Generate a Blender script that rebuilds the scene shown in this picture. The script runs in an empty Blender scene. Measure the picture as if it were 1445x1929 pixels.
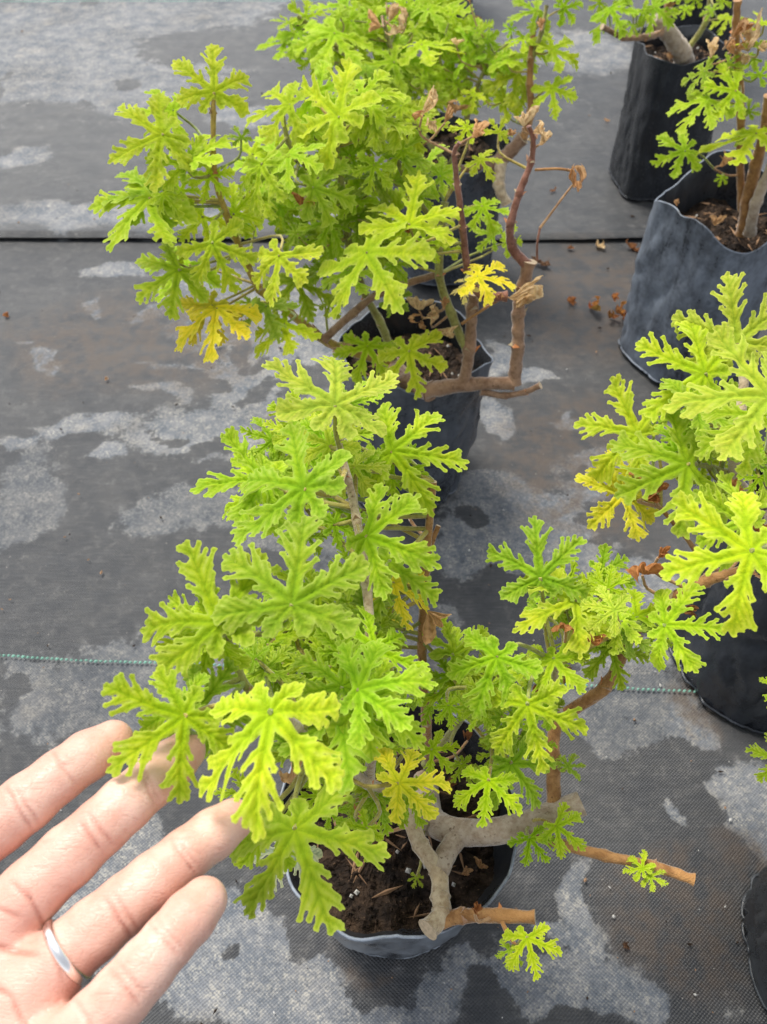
import bpy, math, random
import numpy as np
from mathutils import Vector, Matrix, noise as mnoise

random.seed(7)
RNG = np.random.default_rng(7)
SC = bpy.context.scene
COL = SC.collection

# ------------------------------------------------------------------ camera, sky, sun, exposure
CAM_H, PITCH, FPX, CU, CV = 0.66, math.radians(50), 1514.0, 722.5, 964.5
cam_data = bpy.data.cameras.new('camera')
cam = bpy.data.objects.new('camera', cam_data)
COL.objects.link(cam)
cam.location = (0, 0, CAM_H)
cam.rotation_euler = (math.pi / 2 - PITCH, 0, 0)
cam_data.sensor_fit = 'VERTICAL'
cam_data.sensor_height = 36
cam_data.lens = FPX / 1929 * 36
cam_data.clip_start, cam_data.clip_end = 0.01, 100
cam_data.dof.use_dof = True
cam_data.dof.focus_distance = 0.37
cam_data.dof.aperture_fstop = cam_data.lens / 1.5
SC.camera = cam

SUN_EL, SUN_AZ = math.radians(62), math.radians(-40)       # azimuth clockwise from +Y
world = bpy.data.worlds.new('World')
SC.world = world
world.use_nodes = True
wn, wl = world.node_tree.nodes, world.node_tree.links
wn.clear()
sky = wn.new('ShaderNodeTexSky'); sky.sky_type = 'NISHITA'; sky.sun_disc = False
sky.sun_elevation = SUN_EL; sky.sun_rotation = SUN_AZ
hs = wn.new('ShaderNodeHueSaturation'); hs.inputs['Saturation'].default_value = 0.28
bg = wn.new('ShaderNodeBackground'); bg.inputs['Strength'].default_value = 0.128
wo = wn.new('ShaderNodeOutputWorld')
wl.new(sky.outputs[0], hs.inputs['Color']); wl.new(hs.outputs[0], bg.inputs['Color']); wl.new(bg.outputs[0], wo.inputs['Surface'])
sun_data = bpy.data.lights.new('sun', 'SUN')
sun_data.energy = 2.2; sun_data.angle = math.radians(20); sun_data.color = (1.0, 0.95, 0.87)
sun = bpy.data.objects.new('sun', sun_data); COL.objects.link(sun)
sdir = Vector((math.sin(SUN_AZ) * math.cos(SUN_EL), math.cos(SUN_AZ) * math.cos(SUN_EL), math.sin(SUN_EL)))
sun.rotation_euler = sdir.to_track_quat('Z', 'Y').to_euler()
SC.view_settings.view_transform = 'Standard'
SC.view_settings.look = 'None'
SC.view_settings.exposure = 1.08
SC.view_settings.gamma = 1
SC.view_settings.use_curve_mapping = False
SC.render.engine = 'CYCLES'
SC.cycles.max_bounces = 8
SC.cycles.use_denoising = True

# ------------------------------------------------------------------ helpers
CAMP = Vector((0, 0, CAM_H))
FWD = Vector((0, math.cos(PITCH), -math.sin(PITCH)))
UPV = Vector((0, math.sin(PITCH), math.cos(PITCH)))


def ray(u, v):
    return FWD + Vector((1, 0, 0)) * ((u - CU) / FPX) - UPV * ((v - CV) / FPX)


def at_z(u, v, z):
    d = ray(u, v)
    return CAMP + d * ((z - CAM_H) / d.z)


def at_y(u, v, y):
    d = ray(u, v)
    return CAMP + d * (y / d.y)


def depth_of(p):
    return (p - CAMP).dot(FWD)


def tag(o, label=None, cat=None, group=None, kind=None):
    if label: o['label'] = label
    if cat: o['category'] = cat
    if group: o['group'] = group
    if kind: o['kind'] = kind
    return o


def mesh_obj(name, verts, faces, mat, parent=None, pworld=None, smooth=True):
    me = bpy.data.meshes.new(name)
    me.from_pydata([tuple(v) for v in verts], [], faces)
    if smooth:
        me.polygons.foreach_set('use_smooth', [True] * len(me.polygons))
    me.update()
    if mat: me.materials.append(mat)
    return link(name, me, parent, pworld)


def link(name, me, parent=None, pworld=None, M=None):
    o = bpy.data.objects.new(name, me)
    COL.objects.link(o)
    if M is not None: o.matrix_basis = M
    if parent is not None:
        o.parent = parent
        o.matrix_parent_inverse = (pworld if pworld is not None else Matrix.Translation(parent.location)).inverted()
    return o


def empty(name, loc):
    o = bpy.data.objects.new(name, None)
    o.empty_display_size = 0.02
    COL.objects.link(o)
    o.location = loc
    return o


def catmull(pts, n):
    P = [Vector(p) for p in pts]
    P = [P[0] * 2 - P[1]] + P + [P[-1] * 2 - P[-2]]
    out, ts = [], []
    for i in range(1, len(P) - 2):
        for k in range(n):
            t = k / n
            a, b, c, d = P[i - 1], P[i], P[i + 1], P[i + 2]
            out.append(0.5 * ((2 * b) + (c - a) * t + (2 * a - 5 * b + 4 * c - d) * t * t + (3 * b - a - 3 * c + d) * t ** 3))
            ts.append(i - 1 + t)
    out.append(P[-2]); ts.append(len(P) - 3)
    return out, ts


def tube_geo(pts, rad, sides=8, cap=True, rough=0.0, seed=0):
    V, F = [], []
    n = len(pts)
    prev = None
    for i, p in enumerate(pts):
        t = (pts[min(i + 1, n - 1)] - pts[max(i - 1, 0)]).normalized()
        if prev is None:
            a = t.orthogonal().normalized()
        else:
            a = (prev - t * prev.dot(t)).normalized()
        prev = a
        b = t.cross(a)
        for k in range(sides):
            an = 2 * math.pi * k / sides
            r = rad[i]
            if rough:
                q = p * 180 + Vector((math.cos(an), math.sin(an), seed)) * 0.9
                r *= 1 + rough * mnoise.noise(q)
            V.append(p + (a * math.cos(an) + b * math.sin(an)) * r)
    for i in range(n - 1):
        for k in range(sides):
            k2 = (k + 1) % sides
            F.append((i * sides + k, i * sides + k2, (i + 1) * sides + k2, (i + 1) * sides + k))
    if cap:
        b = len(V)
        V += V[:sides] + V[(n - 1) * sides:n * sides]              # ends have their own vertices, so the cut stays crisp
        F.append(tuple(b + k for k in range(sides))[::-1])
        F.append(tuple(b + sides + k for k in range(sides)))
    return V, F


class NT:
    """small node tree builder"""
    def __init__(s, name):
        s.m = bpy.data.materials.new(name); s.m.use_nodes = True
        s.n = s.m.node_tree.nodes; s.l = s.m.node_tree.links
        s.n.clear()
        s.out = s.n.new('ShaderNodeOutputMaterial')

    def new(s, typ, **kw):
        nd = s.n.new('ShaderNode' + typ)
        for k, v in kw.items():
            if k in nd.inputs.keys() or not hasattr(nd, k):
                s.set(nd.inputs[k.replace('_', ' ')] if k not in nd.inputs.keys() else nd.inputs[k], v)
            else:
                setattr(nd, k, v)
        return nd

    def set(s, sock, v):
        if isinstance(v, bpy.types.NodeSocket): s.l.new(v, sock)
        else: sock.default_value = v

    def math(s, op, a, b=0.0, c=None):
        nd = s.n.new('ShaderNodeMath'); nd.operation = op
        s.set(nd.inputs[0], a); s.set(nd.inputs[1], b)
        if c is not None: s.set(nd.inputs[2], c)
        return nd.outputs[0]

    def mix(s, f, a, b, blend='MIX'):
        nd = s.n.new('ShaderNodeMix'); nd.data_type = 'RGBA'; nd.blend_type = blend
        s.set(nd.inputs[0], f); s.set(nd.inputs[6], a); s.set(nd.inputs[7], b)
        return nd.outputs[2]

    def noise(s, vec, scale, detail=3, rough=0.55, out='Fac'):
        nd = s.n.new('ShaderNodeTexNoise')
        if vec is not None: s.l.new(vec, nd.inputs['Vector'])
        nd.inputs['Scale'].default_value = scale; nd.inputs['Detail'].default_value = detail; nd.inputs['Roughness'].default_value = rough
        return nd.outputs[out]

    def step(s, x, a, b, ta=0.0, tb=1.0):
        nd = s.n.new('ShaderNodeMapRange'); nd.interpolation_type = 'SMOOTHSTEP'
        s.set(nd.inputs[0], x)
        for i, v in enumerate((a, b, ta, tb)): nd.inputs[i + 1].default_value = v
        return nd.outputs[0]

    def bump(s, h, strength, dist):
        nd = s.n.new('ShaderNodeBump'); nd.inputs['Strength'].default_value = strength; nd.inputs['Distance'].default_value = dist
        s.l.new(h, nd.inputs['Height'])
        return nd.outputs[0]

    def bsdf(s, color, rough, normal=None, spec=0.5, **kw):
        nd = s.n.new('ShaderNodeBsdfPrincipled')
        s.set(nd.inputs['Base Color'], color); s.set(nd.inputs['Roughness'], rough); s.set(nd.inputs['Specular IOR Level'], spec)
        if normal is not None: s.l.new(normal, nd.inputs['Normal'])
        for k, v in kw.items(): s.set(nd.inputs[k], v)
        return nd.outputs[0]

    def finish(s, sh):
        s.l.new(sh, s.out.inputs['Surface'])
        return s.m


def rgba(r, g, b): return (r, g, b, 1.0)


# ------------------------------------------------------------------ materials
def mat_leaf():
    t = NT('leaf_tissue')
    oi = t.new('ObjectInfo'); at = t.new('Attribute', attribute_name='leafdata')
    sep = t.new('SeparateColor'); t.l.new(at.outputs['Color'], sep.inputs[0])
    vein, edge, tip = sep.outputs[0], sep.outputs[1], sep.outputs[2]
    tc = t.new('TexCoord')
    off = t.new('VectorMath', operation='ADD'); t.l.new(tc.outputs['Object'], off.inputs[0])
    comb = t.new('CombineXYZ'); t.l.new(t.math('MULTIPLY', oi.outputs['Random'], 40.0), comb.inputs[0]); t.l.new(comb.outputs[0], off.inputs[1])
    n1 = t.noise(off.outputs[0], 3.0, 2)
    n2 = t.noise(off.outputs[0], 26.0, 3)
    base = oi.outputs['Color']
    dark = t.mix(1.0, base, rgba(0.72, 0.84, 0.55), 'MULTIPLY')
    yel = t.mix(1.0, base, rgba(1.35, 1.12, 0.8), 'MULTIPLY')
    c = t.mix(t.step(n1, 0.35, 0.68), dark, yel)
    c = t.mix(0.62, c, base)
    c = t.mix(t.step(tip, 0.75, 0.05), c, t.mix(1.0, c, rgba(0.88, 0.98, 1.0), 'MULTIPLY'))       # greener round the stalk
    c = t.mix(t.math('MULTIPLY', t.step(n2, 0.4, 0.75), 0.10), c, dark)
    vc = t.mix(1.0, base, rgba(0.48, 0.66, 0.5), 'MULTIPLY')
    c = t.mix(t.math('MULTIPLY', vein, 0.66), c, vc)
    # pale hairy margin, a few brown scorch flecks
    pale = t.mix(0.45, base, rgba(0.78, 0.80, 0.34))
    c = t.mix(t.math('MULTIPLY', edge, 0.62), c, pale)
    sc = t.math('MULTIPLY', t.step(t.noise(off.outputs[0], 5.5, 2), 0.70, 0.76), t.step(tip, 0.5, 0.95))
    c = t.mix(t.math('MULTIPLY', sc, 0.45), c, rgba(0.66, 0.46, 0.08))
    hair = t.noise(off.outputs[0], 120.0, 2)
    bn = t.bump(t.math('ADD', t.math('MULTIPLY', n2, 0.7), t.math('MULTIPLY', hair, 0.3)), 0.35, 0.02)
    p = t.bsdf(c, 0.6, bn, 0.18, **{'Sheen Weight': 0.04, 'Sheen Roughness': 0.4, 'Sheen Tint': rgba(0.9, 1, 0.6)})
    tr = t.n.new('ShaderNodeBsdfTranslucent'); t.l.new(t.mix(1.0, c, rgba(1.12, 1.05, 0.5), 'MULTIPLY'), tr.inputs['Color'])
    mx = t.n.new('ShaderNodeMixShader'); mx.inputs[0].default_value = 0.42
    t.l.new(p, mx.inputs[1]); t.l.new(tr.outputs[0], mx.inputs[2])
    return t.finish(mx.outputs[0])


def mat_dry():
    t = NT('dried_leaf_tissue')
    oi = t.new('ObjectInfo'); at = t.new('Attribute', attribute_name='leafdata')
    sep = t.new('SeparateColor'); t.l.new(at.outputs['Color'], sep.inputs[0])
    tc = t.new('TexCoord')
    n1 = t.noise(tc.outputs['Object'], 6.0, 4)
    base = oi.outputs['Color']
    c = t.mix(t.step(n1, 0.35, 0.7), base, t.mix(1.0, base, rgba(0.60, 0.48, 0.38), 'MULTIPLY'))
    c = t.mix(t.math('MULTIPLY', sep.outputs[0], 0.6), c, t.mix(1.0, base, rgba(1.25, 1.25, 1.2), 'MULTIPLY'))
    bn = t.bump(t.noise(tc.outputs['Object'], 40.0, 3), 0.6, 0.03)
    p = t.bsdf(c, 0.75, bn, 0.2)
    tr = t.n.new('ShaderNodeBsdfTranslucent'); t.l.new(c, tr.inputs['Color'])
    mx = t.n.new('ShaderNodeMixShader'); mx.inputs[0].default_value = 0.35
    t.l.new(p, mx.inputs[1]); t.l.new(tr.outputs[0], mx.inputs[2])
    return t.finish(mx.outputs[0])


def mat_stem():
    t = NT('stem_bark')
    oi = t.new('ObjectInfo'); tc = t.new('TexCoord')
    n1 = t.noise(tc.outputs['Object'], 160, 4, 0.65); n2 = t.noise(tc.outputs['Object'], 38, 3)
    base = oi.outputs['Color']
    c = t.mix(t.step(n1, 0.35, 0.7), base, t.mix(1.0, base, rgba(0.58, 0.5, 0.42), 'MULTIPLY'))
    c = t.mix(t.step(t.noise(tc.outputs['Object'], 420, 3), 0.60, 0.70), c, t.mix(1.0, base, rgba(0.42, 0.36, 0.3), 'MULTIPLY'))
    c = t.mix(t.math('MULTIPLY', t.step(n2, 0.45, 0.7), 0.55), c, t.mix(1.0, base, rgba(1.35, 1.3, 1.2), 'MULTIPLY'))
    hair = t.noise(tc.outputs['Object'], 900, 2)
    bn = t.bump(t.math('ADD', n1, t.math('MULTIPLY', hair, 0.5)), 0.8, 0.0016)
    return t.finish(t.bsdf(c, 0.7, bn, 0.25, **{'Sheen Weight': 0.6, 'Sheen Roughness': 0.35}))


def mat_bag():
    t = NT('bag_film')
    oi = t.new('ObjectInfo'); tc = t.new('TexCoord')
    n1 = t.noise(tc.outputs['Object'], 16, 4, 0.6); n2 = t.noise(tc.outputs['Object'], 220, 3, 0.6)
    mp0 = t.new('Mapping'); t.l.new(tc.outputs['Object'], mp0.inputs['Vector']); mp0.inputs['Scale'].default_value = (90, 90, 26); mp0.inputs['Rotation'].default_value = (0.3, 0.2, 0)
    n3 = t.noise(mp0.outputs[0], 1.0, 4, 0.6)
    dust = t.math('MULTIPLY', t.step(t.math('ADD', t.math('MULTIPLY', n1, 0.5), t.math('ADD', t.math('MULTIPLY', n2, 0.2), t.math('MULTIPLY', n3, 0.3))), 0.30, 0.62), oi.outputs['Alpha'])
    c = t.mix(dust, rgba(0.010, 0.011, 0.014), oi.outputs['Color'])
    wv = t.n.new('ShaderNodeTexNoise'); mp = t.new('Mapping'); t.l.new(tc.outputs['Object'], mp.inputs['Vector'])
    mp.inputs['Scale'].default_value = (75, 75, 30); t.l.new(mp.outputs[0], wv.inputs['Vector']); wv.inputs['Scale'].default_value = 1.0; wv.inputs['Detail'].default_value = 3
    bn = t.bump(wv.outputs['Fac'], 0.28, 0.004)
    return t.finish(t.bsdf(c, t.step(dust, 0, 1, 0.22, 0.48), bn, 0.5))


def mat_soil():
    t = NT('potting_soil')
    tc = t.new('TexCoord')
    n1 = t.noise(tc.outputs['Object'], 90, 5, 0.7); n2 = t.noise(tc.outputs['Object'], 420, 3)
    c = t.mix(t.step(n1, 0.35, 0.75), rgba(0.012, 0.008, 0.006), rgba(0.075, 0.046, 0.028))
    c = t.mix(t.step(n2, 0.66, 0.72), c, rgba(0.16, 0.10, 0.06))
    return t.finish(t.bsdf(c, 0.85, t.bump(t.math('ADD', n1, n2), 0.8, 0.004), 0.25))


def mat_mat():
    t = NT('woven_ground_cloth')
    at = t.new('Attribute', attribute_name='patch'); sep = t.new('SeparateColor'); t.l.new(at.outputs['Color'], sep.inputs[0])
    tc = t.new('TexCoord'); P = tc.outputs['Object']
    # woven tapes
    sx = t.new('SeparateXYZ'); t.l.new(P, sx.inputs[0])
    K = 2 * math.pi / 0.0030
    wx = t.math('SINE', t.math('MULTIPLY', sx.outputs[0], K)); wy = t.math('SINE', t.math('MULTIPLY', sx.outputs[1], K * 1.15))
    weave = t.math('MULTIPLY', wx, wy)
    warp = t.math('ABSOLUTE', wy)
    f1 = t.noise(P, 34, 5, 0.62); f2 = t.noise(P, 260, 3, 0.6); f3 = t.noise(P, 9, 3)
    mpx = t.new('Mapping'); t.l.new(P, mpx.inputs['Vector']); mpx.inputs['Scale'].default_value = (14, 160, 1)
    streak = t.noise(mpx.outputs[0], 1.0, 3)
    x = t.math('ADD', sep.outputs[0], t.math('MULTIPLY', t.math('SUBTRACT', f1, 0.5), 1.25))
    f4 = t.noise(P, 95, 4, 0.6)
    x = t.math('ADD', x, t.math('MULTIPLY', t.math('SUBTRACT', f4, 0.5), 0.75))
    x = t.math('ADD', x, t.math('MULTIPLY', t.math('SUBTRACT', f2, 0.5), 0.55))
    dry = t.math('ADD', t.math('MULTIPLY', t.step(x, 0.24, 0.66), 0.45), t.math('MULTIPLY', t.step(x, 0.42, 0.54), 0.55))
    wet = t.mix(t.step(f3, 0.3, 0.7), rgba(0.027, 0.029, 0.032), rgba(0.048, 0.048, 0.048))
    wet = t.mix(t.math('MULTIPLY', t.step(streak, 0.35, 0.7), 0.35), wet, rgba(0.022, 0.025, 0.030))
    mpy = t.new('Mapping'); t.l.new(P, mpy.inputs['Vector']); mpy.inputs['Scale'].default_value = (40, 700, 1)
    fine = t.noise(mpy.outputs[0], 1.0, 2)
    wet = t.mix(t.math('MULTIPLY', t.step(fine, 0.42, 0.66), 0.45), wet, rgba(0.075, 0.077, 0.080))
    wet = t.mix(t.math('MULTIPLY', t.step(f4, 0.50, 0.68), 0.35), wet, rgba(0.080, 0.080, 0.080))
    wet = t.mix(t.math('MULTIPLY', t.step(f1, 0.50, 0.36), 0.45), wet, rgba(0.018, 0.020, 0.024))
    # one random value per crossing of the tapes: dust sits unevenly in the weave
    snap = t.new('VectorMath', operation='SNAP'); t.l.new(P, snap.inputs[0]); snap.inputs[1].default_value = (0.0015, 0.0013, 1)
    wn_ = t.new('TexWhiteNoise', noise_dimensions='2D'); t.l.new(snap.outputs[0], wn_.inputs['Vector'])
    cell = wn_.outputs['Value']
    dcol = t.mix(t.step(f1, 0.3, 0.75), rgba(0.105, 0.122, 0.146), rgba(0.210, 0.216, 0.228))
    dcol = t.mix(t.math('MULTIPLY', t.step(f2, 0.45, 0.75), 0.5), dcol, rgba(0.34, 0.335, 0.32))
    dcol = t.mix(t.math('MULTIPLY', t.step(t.noise(P, 21, 4), 0.55, 0.75), 0.45), dcol, rgba(0.34, 0.31, 0.265))
    half = t.mix(t.math('MULTIPLY', sep.outputs[1], t.step(t.noise(P, 6.5, 4), 0.25, 0.6, 0.6, 1.0)), wet, dcol)
    c = t.mix(dry, wet, half)
    silt = t.math('MULTIPLY', t.step(t.math('ADD', f4, t.math('MULTIPLY', f1, 0.6)), 0.72, 0.98), sep.outputs[1])
    c = t.mix(t.math('MULTIPLY', t.math('MULTIPLY', silt, t.step(cell, 0.35, 0.95)), t.math('MULTIPLY_ADD', dry, 0.48, 0.10)), c, rgba(0.46, 0.43, 0.36))
    c = t.mix(t.math('MULTIPLY', t.step(cell, 0.25, 0.0), 0.28), c, rgba(0.03, 0.033, 0.037))
    # dust caught in the weave: fine pale specks where the cloth is dusty
    sp = t.math('MULTIPLY', t.step(t.math('ADD', weave, t.math('MULTIPLY', t.math('SUBTRACT', f2, 0.5), 3.0)), 0.1, 1.3), t.math('MULTIPLY', sep.outputs[1], t.math('MULTIPLY_ADD', dry, 0.34, 0.03)))
    c = t.mix(sp, c, rgba(0.44, 0.42, 0.37))
    c = t.mix(t.math('MULTIPLY', t.step(weave, 0.0, -0.9), 0.15), c, rgba(0.03, 0.032, 0.036))
    br = t.math('MULTIPLY', sep.outputs[2], t.step(t.math('ADD', t.math('MULTIPLY', f1, 0.6), t.math('MULTIPLY', f4, 0.4)), 0.38, 0.60))
    c = t.mix(t.math('MULTIPLY', br, 0.75), c, rgba(0.070, 0.050, 0.036))
    gr = t.step(t.noise(P, 480, 2), 0.735, 0.77)
    c = t.mix(t.math('MULTIPLY', gr, 0.6), c, rgba(0.5, 0.46, 0.40))
    bn = t.bump(t.math('ADD', t.math('MULTIPLY', weave, 0.5), t.math('MULTIPLY', f2, 0.8)), 0.5, 0.0012)
    return t.finish(t.bsdf(c, t.step(dry, 0, 1, 0.46, 0.8), bn, 0.4))


def mat_plain(name, col, rough=0.7, spec=0.4, noise_scale=300, **kw):
    t = NT(name); tc = t.new('TexCoord')
    n = t.noise(tc.outputs['Object'], noise_scale, 3)
    c = t.mix(t.step(n, 0.35, 0.7), rgba(*col), rgba(*[x * 0.72 for x in col]))
    return t.finish(t.bsdf(c, rough, t.bump(n, 0.3, 0.001), spec, **kw))


def mat_skin():
    t = NT('skin')
    at = t.new('Attribute', attribute_name='skindata'); sep = t.new('SeparateColor'); t.l.new(at.outputs['Color'], sep.inputs[0])
    tc = t.new('TexCoord')
    n1 = t.noise(tc.outputs['Object'], 75, 4, 0.6); n2 = t.noise(tc.outputs['Object'], 1500, 3)
    c = t.mix(t.step(n1, 0.32, 0.68), rgba(0.58, 0.315, 0.24), rgba(0.69, 0.445, 0.355))
    c = t.mix(t.math('MULTIPLY', sep.outputs[1], 0.75), c, rgba(0.70, 0.36, 0.28))
    c = t.mix(t.math('MULTIPLY', sep.outputs[0], 0.85), c, rgba(0.46, 0.17, 0.12))
    mp = t.new('Mapping'); t.l.new(tc.outputs['Object'], mp.inputs['Vector']); mp.inputs['Rotation'].default_value = (0, 0, math.radians(-36)); mp.inputs['Scale'].default_value = (300, 1100, 600)
    ln = t.noise(mp.outputs[0], 1.0, 3)
    vo = t.n.new('ShaderNodeTexVoronoi'); vo.feature = 'DISTANCE_TO_EDGE'; t.l.new(mp.outputs[0], vo.inputs['Vector']); vo.inputs['Scale'].default_value = 0.9
    wr = t.step(vo.outputs['Distance'], 0.0, 0.12)
    mp2 = t.new('Mapping'); t.l.new(tc.outputs['Object'], mp2.inputs['Vector']); mp2.inputs['Rotation'].default_value = (0, 0, math.radians(54)); mp2.inputs['Scale'].default_value = (90, 700, 300)
    cr = t.noise(mp2.outputs[0], 1.0, 3)
    c = t.mix(t.math('MULTIPLY', t.step(cr, 0.60, 0.68), 0.28), c, rgba(0.52, 0.24, 0.18))
    bn = t.bump(t.math('ADD', t.math('ADD', t.math('MULTIPLY', n2, 0.4), t.math('MULTIPLY', wr, 0.5)), t.math('MULTIPLY', t.step(cr, 0.55, 0.7), -0.6)), 0.32, 0.0005)
    return t.finish(t.bsdf(c, 0.42, bn, 0.45, **{'Subsurface Weight': 0.12, 'Subsurface Radius': (0.010, 0.004, 0.002), 'Subsurface Scale': 0.35}))


M_LEAF, M_DRY, M_STEM, M_BAG, M_SOIL, M_MAT, M_SKIN = mat_leaf(), mat_dry(), mat_stem(), mat_bag(), mat_soil(), mat_mat(), mat_skin()
M_THREAD = mat_plain('green_thread', (0.20, 0.42, 0.33), 0.8, noise_scale=45)
M_SILVER = NT('silver'); M_SILVER = M_SILVER.finish(M_SILVER.bsdf(rgba(0.86, 0.84, 0.81), 0.22, None, 0.5, Metallic=1.0))
M_STRAW = mat_plain('straw_bits', (0.34, 0.20, 0.11), 0.8, noise_scale=150)
M_PERLITE = mat_plain('perlite', (0.62, 0.60, 0.55), 0.9, noise_scale=150)
M_CUT = mat_plain('cut_wood', (0.52, 0.40, 0.26), 0.8, noise_scale=500)

# ------------------------------------------------------------------ ground cloth
def vnoise(x, y, s, seed):
    r = np.random.default_rng(seed).random((64, 64))
    gx, gy = x / s, y / s
    ix, iy = np.floor(gx).astype(int), np.floor(gy).astype(int)
    fx, fy = gx - ix, gy - iy
    fx, fy = fx * fx * (3 - 2 * fx), fy * fy * (3 - 2 * fy)
    g = lambda a, b: r[a % 64, b % 64]
    return (g(ix, iy) * (1 - fx) * (1 - fy) + g(ix + 1, iy) * fx * (1 - fy) + g(ix, iy + 1) * (1 - fx) * fy + g(ix + 1, iy + 1) * fx * fy) - 0.5


# stains of the cloth: (kind, photo u, v, ru, rv, turn) -> placed on the ground where they lie
STAINS = [
    # d dry dust, w wet, m thin dust, b brown mud
    ('d', 150, 95, 330, 135, 0), ('d', 420, 25, 190, 42, 0), ('w', 440, 92, 190, 36, -4), ('w', 330, 112, 75, 18, 0), ('w', 60, 215, 130, 24, -8),
    ('w', 245, 163, 32, 10, 0), ('w', 120, 275, 330, 38, 0), ('d', 50, 298, 62, 22, 10), ('w', 420, 300, 260, 85, 0), ('d', 470, 225, 75, 22, 0), ('w', 0, 165, 12, 30, 0), ('w', 172, 12, 20, 7, 0),
    ('m', 240, 415, 400, 30, 0), ('d', 150, 412, 190, 26, 0), ('d', 420, 410, 120, 20, 0), ('d', 640, 405, 80, 18, 0), ('w', 600, 60, 120, 70, 0),
    ('d', 1100, 100, 95, 42, 10), ('m', 960, 90, 100, 32, 0),
    ('d', 210, 505, 72, 20, -8), ('d', 165, 585, 22, 14, 0), ('d', 290, 588, 45, 14, 0), ('d', 90, 672, 34, 12, -20), ('d', 45, 662, 14, 5, 0),
    ('d', 385, 540, 85, 50, -15), ('d', 500, 640, 190, 110, 0), ('w', 330, 665, 75, 18, 0), ('w', 350, 716, 70, 20, 0), ('d', 300, 690, 60, 5, 0), ('d', 300, 730, 50, 6, 0),
    ('w', 438, 665, 24, 21, 20), ('w', 485, 684, 32, 10, 0), ('w', 480, 727, 24, 22, 0), ('w', 570, 722, 62, 32, 0), ('w', 443, 756, 12, 8, 0), ('w', 370, 755, 50, 18, 0),
    ('d', 440, 800, 200, 64, -4), ('d', 640, 780, 120, 60, 0), ('w', 325, 808, 45, 9, -10), ('w', 380, 838, 60, 14, 0), ('w', 215, 900, 150, 60, 0), ('d', 140, 805, 98, 22, 14), ('d', 205, 836, 32, 16, 25), ('d', 15, 838, 34, 14, 20),
    ('m', 40, 950, 78, 120, 8), ('m', 370, 965, 160, 62, 4), ('w', 300, 1070, 200, 75, 0), ('w', 120, 1130, 160, 60, -6), ('m', 560, 1000, 120, 60, 0), ('m', 650, 1090, 90, 60, 0), ('w', 480, 1060, 60, 40, 0),
    ('m', 260, 1300, 260, 120, -6), ('m', 100, 1260, 130, 26, 0), ('w', 15, 1290, 30, 26, 0), ('w', 30, 1440, 110, 50, 10), ('m', 700, 1200, 160, 90, 0),
    ('d', 940, 672, 26, 34, -20), ('d', 1000, 700, 46, 12, 15), ('d', 940, 780, 42, 32, 30), ('d', 1060, 796, 20, 15, 0), ('d', 880, 690, 30, 60, 0), ('m', 1290, 800, 90, 22, 0),
    ('d', 1140, 885, 88, 52, 10), ('w', 1075, 885, 14, 10, 0), ('d', 980, 930, 110, 40, -8), ('d', 980, 1010, 190, 95, 0), ('w', 885, 962, 34, 16, 0), ('w', 1170, 960, 80, 34, 12), ('w', 930, 1140, 100, 55, -10), ('w', 865, 1110, 18, 12, 0), ('w', 1125, 1012, 16, 10, 0), ('w', 1250, 1000, 60, 36, 0), ('w', 1110, 1000, 22, 12, 0),
    ('d', 1180, 1090, 120, 60, 0), ('d', 1190, 1240, 90, 60, 0), ('m', 1150, 1310, 160, 50, 0), ('w', 1000, 1190, 60, 30, 0),
    ('d', 1320, 1360, 70, 42, 0), ('m', 1180, 1360, 110, 60, 0), ('w', 1400, 1365, 50, 32, 10), ('w', 1170, 1500, 190, 85, 8), ('w', 1370, 1430, 40, 34, 0), ('w', 1300, 1510, 110, 95, 0),
    ('d', 1420, 1520, 62, 110, 8), ('d', 1265, 1570, 22, 22, 0), ('w', 1330, 1640, 160, 45, 0), ('d', 1100, 1690, 42, 75, 5), ('d', 1060, 1720, 70, 20, -20), ('w', 1170, 1680, 40, 80, 0),
    ('d', 1000, 1830, 230, 80, 8), ('d', 500, 1830, 260, 120, 0), ('d', 420, 1720, 120, 110, 0), ('w', 640, 1760, 100, 42, 15), ('w', 720, 1820, 70, 35, 0), ('w', 910, 1800, 60, 40, 0), ('w', 560, 1735, 40, 22, 0), ('d', 680, 1900, 180, 45, 0), ('w', 920, 1890, 60, 34, -20), ('w', 1075, 1900, 50, 30, 0), ('d', 1190, 1880, 80, 50, 20),
    ('d', 220, 1700, 120, 120, 0), ('d', 240, 1600, 140, 90, 0), ('w', 370, 1640, 34, 18, 0), ('w', 415, 1790, 26, 14, 0),
    ('b', 1310, 1740, 130, 110, 0), ('b', 1420, 1620, 70, 50, 0), ('b', 1100, 860, 170, 140, 0), ('b', 1120, 560, 170, 110, 0), ('b', 250, 640, 260, 90, 0), ('b', 690, 1790, 60, 22, 0), ('b', 1320, 1330, 60, 60, 0), ('b', 600, 800, 120, 60, 0),
]


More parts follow.
